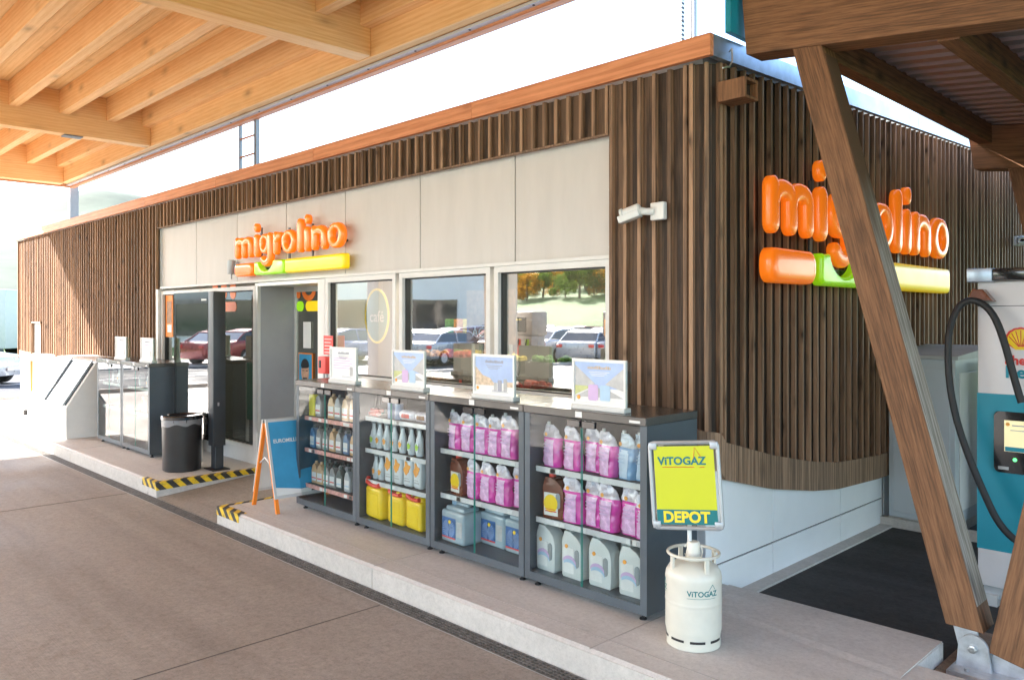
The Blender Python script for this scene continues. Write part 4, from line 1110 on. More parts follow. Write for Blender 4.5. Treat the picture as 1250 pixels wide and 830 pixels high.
for i, x in enumerate((-.945, -.715, -.485, -.245)):
    put('white_jug', 'white_jug', x, .10, '%s white jug from left, front row, bottom of %s' % (NUM[i], c4), 'jug', 'white jugs', y=-.67, rz=R(-4+2*i), sc=1.03)
for i, x in enumerate((-.83, -.595, -.365)):
    put('white_jug', 'white_jug', x, .10, '%s white jug from left, back row, bottom of %s' % (NUM[i], c4), 'jug', 'white jugs', y=-.50, rz=R(3), sc=1.05)
# third cabinet
for i, x in enumerate((-1.937, -1.787, -1.635, -1.49, -1.35)):
    put('washer_pouch_%d' % ((i+2) % 4), 'washer_pouch', x, .79, '%s pink pouch from left, top shelf, %s' % (NUM[i], c3n), 'pouch', GP, sc=1.0 if i < 4 else 1.08)
put('brown_jug', 'brown_jug', -1.875, .452, 'brown jug with red cap, middle shelf, %s' % c3n, 'jug', 'brown jugs')
for i, x in enumerate((-1.727, -1.573, -1.41, -1.27, -1.16)):
    put('washer_pouch_%d' % ((i+3) % 4), 'washer_pouch', x, .452, '%s pink pouch from left, middle shelf, %s' % (NUM[i], c3n), 'pouch', GP, y=-.655 if i != 3 else -.61)
for i, (x, y) in enumerate(((-1.865, -.655), (-1.60, -.50), (-1.315, -.52))):
    put('clear_canister', 'clear_canister', x, .10, '%s clear canister with blue label, bottom of %s' % (('left','middle','right')[i], c3n), 'canister', 'clear canisters with blue labels', y=y, rz=R(-3), sc=1.02)
# second cabinet
t = thing('wiper_tool', 'red-handled black snow brushes on the top shelf left of the blue cans', 'brush', (-2.99,-.66,.945))
for i in range(3): MB().tube([(-.07+.05*i,.0,.02),(-.08+.055*i,.03,.17)],.008,8).ob('shaft','rubber',t)
MB().rbox(-.09,.05,-.03,.03,.0,.035,.012,3).rbox(-.06,.07,-.02,.04,.03,.06,.012,3).ob('handle','cap_red',t)
for i, x in enumerate((-2.755, -2.655)):
    o = MB().lathe([(.036,0),(.038,.004),(.038,.125),(.036,.13)],20).ob('tin_can','oil_blue',None,(x,-.66,.945)); tag(o, '%s of two blue tin cans, top shelf, %s' % (('left','right')[i], c2n), 'tin', 'blue tin cans')
for i, x in enumerate((-2.53, -2.33)):
    t = thing('sponge_pack', '%s clear bag of sponges on the top shelf, %s' % (('left','right')[i], c2n), 'sponge pack', (x,-.64,.945), R(6), 'sponge packs')
    MB().rbox(-.10,.10,-.05,.05,0,.085,.035,4).ob('clear_bag','film',t); MB().rbox(-.06,.04,-.053,-.03,.02,.06,.012,2).ob('sponge', ('goods_red','goods_brown')[i], t)
kinds = ['spray_bottle_g','spray_bottle_o','spray_bottle_o','spray_bottle_o','spray_bottle_o','spray_bottle_g','spray_bottle_g','spray_bottle_b']
for i, x in enumerate((-3.015, -2.93, -2.83, -2.72, -2.61, -2.49, -2.385, -2.29)[:7]):
    put(kinds[i], 'spray_bottle', x, .675, '%s spray bottle from left, second shelf, %s' % (NUM[i], c2n), 'spray bottle', 'spray bottles', rz=0, sc=1.08)
put('spray_bottle_b', 'spray_bottle', -2.21, .675, 'spray bottle with blue label, right end, second shelf, %s' % c2n, 'spray bottle', 'spray bottles', rz=0, sc=1.08)
for i, x in enumerate((-2.985, -2.905, -2.775, -2.65, -2.515, -2.385)):
    put('refill_pouch' if i > 1 else 'spray_bottle_o', 'refill_pouch' if i > 1 else 'spray_bottle', x, .413, '%s white and orange %s from left, third shelf, %s' % (NUM[i], 'refill pouch' if i > 1 else 'bottle', c2n), 'pouch' if i > 1 else 'spray bottle', 'white and orange cleaner packs', sc=1.08 if i > 1 else 1., rz=R(random.uniform(-4, 8)))
tag(MB().rbox(-.045,.045,-.03,.03,0,.20,.006,2).ob('blue_carton','print_lblue',None,(-2.235,-.65,.413)), 'pale blue carton at the right end of the third shelf', 'carton')
for i, (x, s_) in enumerate(((-2.90, 1.05), (-2.61, .92), (-2.365, .92))):
    put('fuel_can', 'fuel_can', x, .10, '%s yellow fuel can with red spout, bottom of %s' % (('left','middle','right')[i], c2n), 'fuel can', 'yellow fuel cans', y=-.66, rz=R(-6), sc=s_)
# first cabinet
tag(MB().rbox(-.05,.05,-.03,.03,0,.20,.004,1).ob('yellow_carton','yellow_box',None,(-3.99,-.66,.86)), 'yellow carton at the left of the top shelf, oil bottle cabinet', 'carton')
rows = [(.86, ['grey','tan','grey','tan','tan'], (-3.88,-3.66,-3.55,-3.43,-3.31), 'top'),
        (.563, ['blue','grey','grey','tan','grey','blue','tan'], (-3.99,-3.88,-3.765,-3.65,-3.54,-3.42,-3.31), 'middle'),
        (.232, ['tan','tan','grey','grey','dark','light'], (-3.955,-3.86,-3.75,-3.645,-3.53,-3.40), 'bottom')]
for z, ks, xs_, rn in rows:
    for i, (k__, x) in enumerate(zip(ks, xs_)):
        put('oil_bottle_'+k__, 'oil_bottle', x, z, '%s bottle from left, front row, %s shelf, %s' % (NUM[i], rn, c1n), 'oil bottle', 'motor oil bottles', rz=R(random.uniform(-6, 6)), sc=1.05 if rn != 'top' else 1.15)
        if rn != 'top' and i < len(ks)-1:
            put('oil_bottle_'+('grey','dark','grey','light')[i % 4], 'oil_bottle', x+.055, z, '%s bottle from left, back row, %s shelf, %s' % (NUM[i], rn, c1n), 'oil bottle', 'motor oil bottles', y=-.54, rz=0, sc=1.05)
# a few goods in the left cabinets
for i, (x, z) in enumerate(((-9.45,.86),(-9.25,.86),(-9.08,.53),(-8.4,.86),(-8.15,.86),(-8.3,.53))):
    put(('oil_bottle_light','spray_bottle_o','refill_pouch')[i % 3], 'cleaner_bottle', x, z, '%s small bottle from left in the two cabinets left of the bin' % NUM[i], 'bottle', 'goods in the left cabinets')

# ------------------------------------------------------------------ poster stands on the cabinets
def stand(x0, art, label, y=-.72, w=.43, h=.32):
    t = thing('poster_stand', label, 'poster stand', (x0+w/2, y, 1.2), 0, 'framed adverts standing on the cabinets')
    f = MB(); a = w/2; e = .016
    f.box(-a,a,-.006,.012,h-e,h).box(-a,a,-.006,.012,.03,.03+e).box(-a,-a+e,-.006,.012,.03+e,h-e).box(a-e,a,-.006,.012,.03+e,h-e)
    f.ob('frame', 'white_plastic', t)
    MB().rbox(-a,a,-.02,.05,0,.03,.003,1).ob('foot', 'alu_white', t); MB().box(a+.001,a+.004,-.012,.05,.0,h-.01).ob('acrylic_side','acrylic',t)
    MB().box(-a+e,a-e,.004,.010,.03+e,h-e).ob('print_sheet', 'print_pale', t)
    def P(nm, mt, pts, k=0): MB().prism(pts, .0032-.0008*k, .0042-.0008*k).ob(nm, mt, t)
    L_, R_, Bz, T = -a+e+.004, a-e-.004, .03+e+.004, h-e-.004
    if art == 'alps':
        P('printed_sky','print_sky',[(L_,.14),(R_,.14),(R_,T),(L_,T)])
        P('printed_hill','print_grey',[(L_,.13),(-.03,.165),(L_,T-.02)],1); P('printed_hill','print_grey',[(R_,.13),(R_,T-.03),(.05,.165)],1)
        P('printed_meadow','print_green',[(L_,.09),(-.05,.15),(L_,.15)],2); P('printed_road','print_grey',[(L_,.08),(-.05,.14),(.05,.14),(R_,.085)],1)
        P('printed_pouch','print_lilac',rr(-.085,-.005,.06,.16,.012),3); P('printed_pouch','print_lblue',rr(.01,.09,.06,.16,.012),3)
        P('printed_emblem','print_orange',arc(-.165,.075,.014,.014,0,360,14)[:-1],3)
        text('headline','Ausgezeichnet Shell' if False else 'Winterfit mit', .03,'print_beach',t,(0,.0015,T-.045),align='CENTER',depth=.0004) if False else None
    elif art == 'beach':
        P('printed_sky','print_sky',[(L_,.12),(R_,.12),(R_,T),(L_,T)]); P('printed_coast','print_beach',[(L_,.095),(.02,.10),(-.04,.15),(-.12,.17),(L_,.23)],1)
        P('printed_coast','print_beach',[(.12,.095),(R_,.095),(R_,.13),(.13,.13)],1)
        P('printed_bottle','print_text',rr(.04,.08,.06,.14,.008),2); P('printed_bottle','print_grey',rr(.10,.135,.06,.15,.008),2); P('printed_bottle','print_grey',rr(.0,.03,.06,.12,.008),2)
        P('printed_emblem','print_orange',arc(-.17,.075,.013,.013,0,360,14)[:-1],3)
    else:
        b = MB()
        for i in range(5): b.box(L_+.03,R_-.06-.03*(i%2),.0025,.0035,.22-.022*i,.226-.022*i)
        b.ob('printed_lines','print_lilac',t); P('printed_bottle','print_grey',rr(.10,.145,.07,.15,.008),1)
    b = MB()
    for i in range(3): b.box(-.08+.01*i, .085-.02*i, .0012, .0018, T-.062-.011*i, T-.058-.011*i)
    b.box(-.02,.15,.0,.0008,.055,.058).box(-.02,.12,.0,.0008,.062,.065)
    b.ob('small_print','print_text' if art != 'alps' else 'print_pale',t)
    # headline strokes (too small to read in the photo)
    b = MB(); rnd = random.Random(int(abs(x0)*100)); xx = -.09
    while xx < .09:
        wd_ = rnd.uniform(.006,.012); b.box(xx, xx+wd_, .0012,.0018, T-.042, T-.042+rnd.choice((.014,.02))); xx += wd_+.004
    b.ob('headline','print_beach' if art == 'alps' else 'print_text',t)
    return t
stand(-.711,'alps','white framed advert with mountain road, on the cabinet nearest the gas bottle')
stand(-1.67,'beach','white framed advert with a sandy coast picture')
stand(-2.667,'alps','pale framed advert with two pouches, between coast advert and text advert')
stand(-3.615,'text','white framed text advert nearest the red alarm box')
stand(-9.224,'text','bright framed advert on the cabinet by the gas chest')
stand(-8.256,'text','bright framed advert on the cabinet by the bin')

# ------------------------------------------------------------------ gas bottle and its sign
t = thing('gas_bottle', 'cream steel gas bottle with green lettering at the platform edge', 'gas bottle', (.255, -.82, 0), R(20))
r0 = .152
MB().lathe([(.140,0),(.146,.004),(.146,.075),(.150,.085),(r0,.10),(r0,.225),(r0,.236),(r0+.0015,.240),(r0+.0015,.245),(r0,.249),(r0,.26),(r0,.36),(r0,.37),(.148,.395),(.130,.425),(.09,.447),(.03,.455),(.03,.457)], 48).ob('tank','bottle_cream',t)
for i in range(8):
    b = MB()
    a0 = 2*pi*i/8+.1
    for k in range(4):
        a, a2 = a0+.14*k, a0+.14*(k+1)
        b.hexa([((r0-.008)*math.cos(a),(r0-.008)*math.sin(a),.045),(.1475*math.cos(a),.1475*math.sin(a),.045),(.1475*math.cos(a2),.1475*math.sin(a2),.045),((r0-.008)*math.cos(a2),(r0-.008)*math.sin(a2),.045),
                ((r0-.008)*math.cos(a),(r0-.008)*math.sin(a),.058),(.1475*math.cos(a),.1475*math.sin(a),.058),(.1475*math.cos(a2),.1475*math.sin(a2),.058),((r0-.008)*math.cos(a2),(r0-.008)*math.sin(a2),.058)])
    b.ob('foot_slot','dark',t)
cl = MB().tube([(.138*math.cos(a),.138*math.sin(a),.495) for a in [2*pi*i/40 for i in range(40)]], .009, 8, True)
cl.ob('guard_ring','bottle_cream',t)
for i in range(4):
    a = pi/4+pi/2*i; MB().hexa([(.125*math.cos(a)-.012*math.sin(a)*s1+(.0),.125*math.sin(a)+.012*math.cos(a)*s1,z) if q else (.137*math.cos(a)-.012*math.sin(a)*s1,.137*math.sin(a)+.012*math.cos(a)*s1,z) for z in (.405,.49) for s1, q in ((-1,1),(-1,0),(1,0),(1,1))]).ob('ring_support','bottle_cream',t)
MB().lathe([(.040,.44),(.040,.50),(.036,.51),(.036,.545),(.030,.555),(.012,.557)], 24).ob('valve_cap','bottle_cream',t)
MB().tube([(.05*math.cos(a)+0,-.0+.0,.50+.05*math.sin(a)) for a in [R(-160+20*i) for i in range(17)]], .004, 6).ob('carry_loop','bottle_cream',t)
def curved_text(par, s_, size, rad_, ang0, z, mat, bold=.0):
    me = text_mesh(s_, size, .0004, bold)
    for v in me.vertices:
        a = ang0 + v.co.x/rad_; rr_ = rad_ + (-v.co.y)
        v.co = Vector((rr_*math.cos(a), rr_*math.sin(a), z+v.co.z))
    me.materials.clear(); me.materials.append(M[mat]); return link('lettering', me, par)
RZ = R(20)
def put_vito(ang):
    curved_text(t, 'ViTOGAZ', .040, r0+.0006, ang-RZ, .30, 'vito_teal', .0008)
    b = MB()
    for (za, zb2, da, db) in ((.325,.36,.115,.142),(.36,.335,.142,.158)):
        a0, a1 = ang-RZ+da/r0*1.0, ang-RZ+db/r0*1.0
        b.tube([((r0+.001)*math.cos(a0),(r0+.001)*math.sin(a0),za),((r0+.001)*math.cos(a1),(r0+.001)*math.sin(a1),zb2)],.0013,5)
    b.tube([((r0+.001)*math.cos(ang-RZ+q*.03),(r0+.001)*math.sin(ang-RZ+q*.03),.288) for q in range(0,36)],.001,5)
    b.ob('swash_line','vito_teal',t)
put_vito(R(-70)); put_vito(R(170))
# tilted poster board standing in the bottle's cap
# board faces the camera; leans a little (its top is tipped left)
t = thing('advertising_board', 'yellow ViTOGAZ DEPOT board on a post in the gas bottle', 'sign', (.237, -.83, .547), R(22))
MB().lathe([(.012,-.02),(.012,.10),(.009,.11)], 12).ob('post','white_plastic',t)
bd = bpy.data.objects.new('board', None)
f = MB(); a, hh = .187, .232
pth = []
for px_, pz_ in rr(-a, a, -hh, hh, .025, 6): pth.append((px_, 0, pz_))
fr_ = f.tube(pth, .011, 8, True).ob('board_frame','frame_grey',t,(-.02,-.014,.315)); fr_.rotation_euler = (R(-4), R(-4.5), 0)
MB().box(-a+.004,a-.004,-.003,.003,-hh+.004,hh-.004).ob('clear_cover','acrylic',fr_)
MB().box(-a+.022,a-.022,-.005,-.003,-hh+.02,hh-.02).ob('poster_sheet','vito_yellow',fr_)
MB().box(-a+.022,a-.022,-.0065,-.005,-hh+.02,-hh+.10).ob('teal_band','vito_teal',fr_)
for sx in (-1,1):
    for sz in (-1,1): MB().rbox(sx*(a-.018)-.022,sx*(a-.018)+.022,-.012,.008,sz*(hh-.018)-.02,sz*(hh-.018)+.02,.004,2).ob('corner_clip','frame_grey',fr_)
text('lettering','DEPOT',.082,'depot_yellow',fr_,(-.004,-.0075,-hh+.033),depth=.0006,bold=.0032,align='CENTER',sx=.98)
text('lettering','ViTOGAZ',.060,'vito_teal',fr_,(-.012,-.0065,.112),depth=.0006,bold=.0018,align='CENTER',sx=1.02)
b = MB().tube([(.055,-.0065,.142),(.063,-.0065,.205),(.095,-.0065,.152)],.0016,5).tube([(-.12,-.0065,.098),(.055,-.0065,.098)],.0018,5).tube([(.085,-.0065,.098),(.112,-.0065,.098)],.0018,5)
b.ob('red_swash','vito_red',fr_)

# ------------------------------------------------------------------ EV charger
t = thing('charging_station', 'white and teal fast charger with black cable at the right', 'charger', (1.45, 1.65, -.10))
# local origin: x centre
def E_(b): b.v = [(v[0]-1.45, v[1]-1.65, v[2]+.10) for v in b.v]; return b
x0, x1, y0, y1 = 1.075, 1.88, 1.30, 2.0
body = E_(MB().rbox(x0, x1, y0, y1, .02, 2.02, .012, 2)).ob('body','ev_white',t)
E_(MB().box(x0-.002, x1+.002, y0-.002, y1, .262, 1.285)).ob('teal_panel','ev_teal',t)
E_(MB().box(x0-.0015, x1, y0-.0015, y1, 1.855, 1.859)).ob('top_seam','dark',t)
E_(MB().rbox(x0-.04, x1+.05, y0-.05, y1+.03, 2.02, 2.10, .008, 2)).ob('canopy_cap','black_gloss',t)
E_(MB().rbox(x0-.05, x0+.10, y0-.06, y0+.05, 2.015, 2.105, .006, 2)).ob('cap_end','galv_flash',t)
E_(MB().box(x0+.03, x1-.03, y0+.03, y1-.03, -.06, .02)).ob('plinth','frame_grey',t)
E_(MB().box(x0+.02, x0+.12, y0-.02, y0+.2, -.10, -.03)).ob('floor_bracket','alu',t)
s_ = E_(MB().prism(rr(1.175, 1.60, .78, 1.175, .03), y0-.016, y0-.002, .004, 2)).ob('screen_unit','black_gloss',t)
E_(MB().box(1.235, 1.52, y0-.0185, y0-.016, .92, 1.12)).ob('screen','screen_cream',s_)
E_(MB().box(1.24, 1.52, y0-.02, y0-.0185, .922, .95)).ob('screen_bar','ev_teal',s_)
E_(MB().lathe([(.012,0),(.012,.003)],12,(1.255,y0-.0215,1.095),'Y')).ob('screen_emblem','print_orange',s_)
E_(MB().box(1.28,1.40,y0-.0205,y0-.0185,1.085,1.092).box(1.27,1.42,y0-.0205,y0-.0185,1.055,1.06)).ob('screen_text','print_text',s_)
E_(MB().lathe([(.012,0),(.012,.004)],12,(1.295,y0-.0205,.87),'Y')).ob('status_light','led_green',s_)
E_(MB().box(1.2,1.26,y0-.018,y0-.016,.80,.82)).ob('small_plate','frame_grey',s_)
# fan-shaped shell emblem
cxs, czs = 1.325, 1.585
def fan(r, n=9, sc=1.):
    o = [(cxs-.03*sc, czs-.01)]
    for i in range(n*4+1):
        a = R(200-220*i/(n*4)); rr_ = r*(1+.035*abs(math.sin(pi*i/4)))
        o.append((cxs+rr_*math.cos(a), czs+.055+rr_*.88*math.sin(a)))
    o.append((cxs+.03*sc, czs-.01)); return o
em = E_(MB().prism(fan(.088), y0-.004, y0-.002)).ob('shell_emblem','fire_red',t)
E_(MB().prism(fan(.074), y0-.0055, y0-.004)).ob('yellow_fan','can_yellow',em)
b = MB()
for i in range(7):
    a = R(160-140*i/6); b.tube([(cxs+.012*math.cos(a),y0-.0057,czs+.01),(cxs+.072*math.cos(a),y0-.0057,czs+.055+.06*math.sin(a))],.0025,4)
E_(b).ob('fan_ribs','fire_red',em)
o = text('lettering','Shell',.082,'fire_red',t,(1.235-1.45,y0-.0035-1.65,1.480+.10),depth=.001,bold=.0028)
o = text('lettering','Recharge',.108,'ev_teal',t,(1.235-1.45,y0-.0035-1.65,1.395+.10),depth=.001,bold=.0032)
# cable hanger + cable
E_(MB().prism([(1.04,1.905),(1.14,1.905),(1.19,1.885),(1.13,1.965),(1.07,1.97)], y0-.10, y0-.002, .01, 2)).ob('cable_hanger','jug_brown',t)
def bez(P, n=14):
    o = []
    for i in range(0, len(P)-3, 3):
        for k in range(n+(i+3 >= len(P)-1)):
            u = k/n; o.append(tuple((1-u)**3*P[i][j]+3*(1-u)**2*u*P[i+1][j]+3*(1-u)*u*u*P[i+2][j]+u**3*P[i+3][j] for j in range(3)))
    return o
cab = bez([(1.36,1.16,1.25),(1.27,1.18,1.55),(1.24,1.2,1.80),(1.13,1.2,1.87),(1.03,1.2,1.94),(.96,1.18,1.85),(.955,1.12,1.66),(.94,1.08,1.25),(1.06,1.05,.95),(1.22,1.03,.60),(1.30,1.02,.42),(1.42,1.02,.35),(1.6,1.05,.38)])
E_(MB().tube(cab, .022, 12)).ob('cable','rubber',t)

# grey utility cabinets behind
t = thing('utility_cabinet', 'pale grey metal utility cabinet against the side wall behind the strut', 'cabinet', (.18, 3.3, -.10))
MB().box(-.27,.28,-.38,.6,0,.09).ob('plinth','kerb_conc',t)
c_ = MB().rbox(-.26,.29,-.40,.6,.09,1.52,.006,1).ob('case','util_grey',t)
MB().rbox(-.22,.25,-.412,-.40,.14,1.44,.004,1).ob('door','util_grey',t)
MB().box(-.002,.002,-.4135,-.412,.14,1.44).ob('door_seam','dark',t)
MB().rbox(.15,.18,-.425,-.412,.72,.85,.003,1).ob('door_handle','alu',t)
MB().hexa([(-.29,-.43,1.52),(.32,-.43,1.52),(.32,.64,1.52),(-.29,.64,1.52),(-.29,-.43,1.55),(.32,-.43,1.55),(.32,.64,1.62),(-.29,.64,1.62)]).ob('roof_cap','util_roof',t)
MB().rbox(.29,.30,-.30,.2,.2,1.40,.003,1).ob('side_panel','white_plastic',t)
t = thing('meter_box', 'narrow white cabinet between the utility cabinet and the charger', 'cabinet', (.75, 3.5, -.10))
MB().rbox(-.15,.25,-.35,.4,.0,1.50,.006,1).ob('case','white_plastic',t); MB().rbox(-.11,-.02,-.37,-.35,.9,1.32,.01,2).ob('lock_cover','util_grey',t)
# kerb foot for cabinets
struct(MB().box(-.15,1.1,2.86,2.93,-.3,-.02).ob('cabinet_kerb','kerb_conc'))

# ------------------------------------------------------------------ hazard tape
def tape(pieces, label):
    b = MB()
    for p_ in pieces: b.hexa(p_) if len(p_) == 8 else b.box(*p_)
    tag(b.ob('hazard_tape','hazard'), label, 'hazard tape', 'yellow and black edge tape')
rz0 = lambda y: -.16+.16*(y+1.30)/1.8
tape([(-6.55,-6.150,-1.311,-1.307,-.075,-.0), (-6.55,-6.15,-1.307,-1.25,.001,.004),
      [(-6.149,-1.31,-.085),(-6.145,-1.31,-.085),(-6.145,-.05,rz0(-.05)+.003),(-6.149,-.05,rz0(-.05)+.003),(-6.149,-1.31,.004),(-6.145,-1.31,.004),(-6.145,-.05,.004),(-6.149,-.05,.004)],
      (-6.22,-6.149,-1.249,-.05,.0012,.0045)], 'worn yellow and black tape on the platform corner under the bin')
tape([(-4.650,-4.20,-1.311,-1.307,-.075,-.0), (-4.65,-4.2,-1.307,-1.23,.001,.004), (-4.649,-4.60,-1.229,-.1,.0012,.0045)], 'yellow and black tape on the platform corner by the pavement board')

# ------------------------------------------------------------------ pavement A-board
t = thing('pavement_board', 'orange-legged A-board with blue poster beside the oil cabinet', 'sign', (-4.22, -.88, 0), R(-2))
# panels face +x and -x; edge-on legs towards the viewer
hA = .83; sp = .235; wA = .56
def leanbox(nm, mt, sgn, y0, y1, z0, z1, o0, o1, par):
    # a slab in the leaning plane; sgn +1 right panel; o0..o1 = offset outward
    def P(z, o): 
        k = 1-z/hA; return sgn*(sp*k+.012+o)
    pts = [(P(z0,o0),y0,z0),(P(z0,o1),y0,z0),(P(z0,o1),y1,z0),(P(z0,o0),y1,z0),(P(z1,o0),y0,z1),(P(z1,o1),y0,z1),(P(z1,o1),y1,z1),(P(z1,o0),y1,z1)]
    return MB().hexa(pts).ob(nm, mt, par)
for sgn in (-1, 1):
    for yy in (-.17, wA-.17-.035):
        leanbox('leg','orange_frame',sgn,yy,yy+.035,0,hA-.03,-.012,.012,t)
    pn = leanbox('panel','print_pale',sgn,-.165,wA-.172,.14,hA,.013,.017,t)
    fm_ = leanbox('panel_frame','alu',sgn,-.172,-.150,.13,hA+.005,.010,.024,t); leanbox('panel_frame','alu',sgn,wA-.19,wA-.168,.13,hA+.005,.010,.024,t)
    leanbox('panel_frame','alu',sgn,-.15,wA-.19,hA-.02,hA+.005,.011,.023,t); leanbox('panel_frame','alu',sgn,-.15,wA-.19,.13,.155,.011,.023,t)
    ps = leanbox('poster','print_blue',sgn,-.149,wA-.191,.156,hA-.021,.0175,.020,t)
    if sgn > 0:
        # silhouette on the poster and its headline
        def PP(y, z, e=.0215): return (sp*(1-z/hA)+.012+e, y, z)
        fig = [(.20,.16),(.33,.16),(.32,.30),(.29,.40),(.25,.45),(.22,.52),(.20,.53),(.19,.50),(.215,.45),(.19,.43),(.17,.40),(.19,.39),(.23,.38),(.23,.30)]
        fb = MB(); fb.add([PP(y,z) for y,z in fig]+[PP(y,z,.0205) for y,z in fig], [list(range(len(fig))), list(range(len(fig),2*len(fig)))]); fb.ob('printed_figure','anthracite',ps)
        me = text_mesh('EUROMILLIONS', .048, .0003, .001)
        for v in me.vertices: v.co = Vector(PP(-.12+v.co.x, .62+v.co.z, .0212-v.co.y))
        me.materials.clear(); me.materials.append(M['tag_white']); link('headline', me, ps)
        sn = MB(); sn.add([PP(-.149,.156,.0208),PP(wA-.191,.156,.0208),PP(wA-.191,.20,.0208),PP(.1,.19,.0208),PP(-.149,.23,.0208)], [(0,1,2,3,4)]); sn.ob('printed_snow','print_pale',ps)
MB().tube([(-.11,-.155,.42),(0,-.155,.48),(.11,-.155,.42)], .007, 6).ob('brace','alu',t)
MB().rbox(-.02,.02,-.17,wA-.17,hA-.03,hA,.004,1).ob('hinge','rubber',t)

# ------------------------------------------------------------------ waste bin
t = thing('waste_bin', 'round black waste bin with grey bag rim on the platform', 'bin', (-6.72, -.80, 0))
MB().lathe([(.20,.0),(.212,.01),(.222,.60),(.222,.63),(.216,.635),(.19,.60),(.19,.05)], 40).ob('drum','bin_black',t)
b = MB(); seg = 60; vs = []; fs = []
for i in range(seg):
    a = 2*pi*i/seg; d_ = .525+.016*math.sin(a*2.3+1)+.01*math.sin(a*7)
    for r_, z in ((.2235+.002*math.sin(a*9), .60-.0), (.2225+.001*math.sin(a*11), d_+.0)): vs.append((r_*math.cos(a), r_*math.sin(a), z+.0))
for i in range(seg): k = (i+1)%seg; fs.append((2*i,2*k,2*k+1,2*i+1))
b.add(vs, fs, True); b.ob('bag_rim','bag_film',t)
MB().lathe([(.225,.60),(.232,.602),(.232,.635),(.222,.645),(.16,.65),(.15,.64),(.15,.60)], 40).ob('lid_ring','black_gloss',t)
MB().lathe([(.149,.60),(.149,.61)], 24).ob('opening','goods_brown',t)

# ------------------------------------------------------------------ tall display totem by the entrance
t = thing('display_totem', 'tall dark display totem with glass face beside the entrance', 'display', (-6.95, -.50, 0))
MB().rbox(.42,.56,-.07,.08,0.28,2.09,.006,2).ob('column','anthracite',t)
MB().rbox(-.62,.42,-.045,.045,.33,2.09,.006,2).ob('screen_case','anthracite',t)
MB().box(-.60,.40,-.052,-.046,.36,2.06).ob('glass_face','totem_glass',t)
MB().box(-.61,.41,-.0458,-.0452,.36,1.95).ob('screen_panel','shelf_dark',t)
text('brand_lettering','Smart',.05,'tag_white',t,(.2,-.0535,1.985),depth=.0005) if False else None
MB().box(-.62,.42,-.056,-.0525,1.95,2.09).box(-.62,-.57,-.056,-.0525,.33,1.95).box(.37,.42,-.056,-.0525,.33,1.95).box(-.57,.37,-.056,-.0525,.33,.39).ob('bezel','black_gloss',t)
MB().box(.20,.34,-.0575,-.0562,1.985,2.005).ob('brand_plate','tag_white',t)
MB().rbox(.43,.55,-.04,.06,0.01,.28,.004,1).ob('leg','anthracite',t); MB().rbox(.36,.62,-.10,.11,0,.012,.003,1).ob('base_plate','dark',t)
MB().rbox(.562,.568,-.02,.0,.75,.79,.001,1).ob('lock','steel',t)
t = thing('cooler_poster', 'green poster panel with white disc behind the bin', 'poster', (-7.35,-.42,0), 0)
MB().box(-.28,.28,-.01,.01,.40,1.17).ob('panel','print_teal',t); MB().box(-.29,-.02,-.014,-.010,.4,1.15).ob('printed_drink','goods_brown',t)
MB().lathe([(.10,0),(.10,.003)],24,(.14,-.014,.78),'Y').ob('white_disc','print_pale',t); MB().box(-.28,-.26,-.02,.02,0,1.17).box(.26,.28,-.02,.02,0,1.17).ob('post','alu',t)

# ------------------------------------------------------------------ gas chest, air station on the left
t = thing('gas_chest', 'white chest with two sloping hinged lids on the sunlit platform', 'chest', (-11.3, -.55, -.16))
W2 = 1.05
o = [(-.52,.12),(.45,.12),(.45,1.30),(-.02,1.30),(-.10,1.28),(-.52,.62)]
b = MB(); b.prism([(y, z) for y, z in o], -W2, W2, .006, 1)
b.v = [(v[1], v[0], v[2]) for v in b.v]; b.ob('case','white_plastic',t)
MB().box(-W2+.03,W2-.03,-.50,.43,0,.12).ob('plinth','anthracite',t)
def lidpt(x, k, e): # k 0 bottom..1 top on slope
    y = -.52+(.42)*k; z = .62+(.66)*k; nx = Vector((0,-.66,.42)).normalized(); return (x, y+nx.y*e, z+nx.z*e)
for (xa, xb) in ((-.98,-.02),(.02,.98)):
    ld = MB().hexa([lidpt(xa,.04,.003),lidpt(xb,.04,.003),lidpt(xb,.96,.003),lidpt(xa,.96,.003),lidpt(xa,.04,.02),lidpt(xb,.04,.02),lidpt(xb,.96,.02),lidpt(xa,.96,.02)]).ob('lid','lid_grey',t)
    MB().hexa([lidpt(xa+.3,.62,.021),lidpt(xa+.55,.62,.021),lidpt(xa+.55,.8,.021),lidpt(xa+.3,.8,.021),lidpt(xa+.3,.62,.023),lidpt(xa+.55,.62,.023),lidpt(xa+.55,.8,.023),lidpt(xa+.3,.8,.023)]).ob('blue_sticker','oil_blue',ld)
    MB().hexa([lidpt(xb-.06,.0,.02),lidpt(xb-.02,.0,.02),lidpt(xb-.02,1,.02),lidpt(xb-.06,1,.02),lidpt(xb-.06,.0,.045),lidpt(xb-.02,.0,.045),lidpt(xb-.02,1,.045),lidpt(xb-.06,1,.045)]).ob('lid_bar','steel',ld)
t = thing('air_station', 'slim white tyre air station in the sun left of the gas chest', 'air pump', (-13.1, -.75, -.16))
MB().rbox(-.25,.25,-.2,.2,.12,1.25,.02,2).ob('case','white_plastic',t); MB().rbox(-.3,.3,-.25,.25,0,.12,.03,2).ob('foot','white_plastic',t)
MB().box(.253,.256,-.16,-.13,.2,1.2).ob('side_strip','orange_frame',t); MB().lathe([(.05,0),(.05,.05)],14,(.18,-.25,.32),'Y').ob('hose_socket','rubber',t)
MB().rbox(-.27,.27,-.22,.22,1.25,1.30,.01,2).ob('top_cap','alu_white',t)

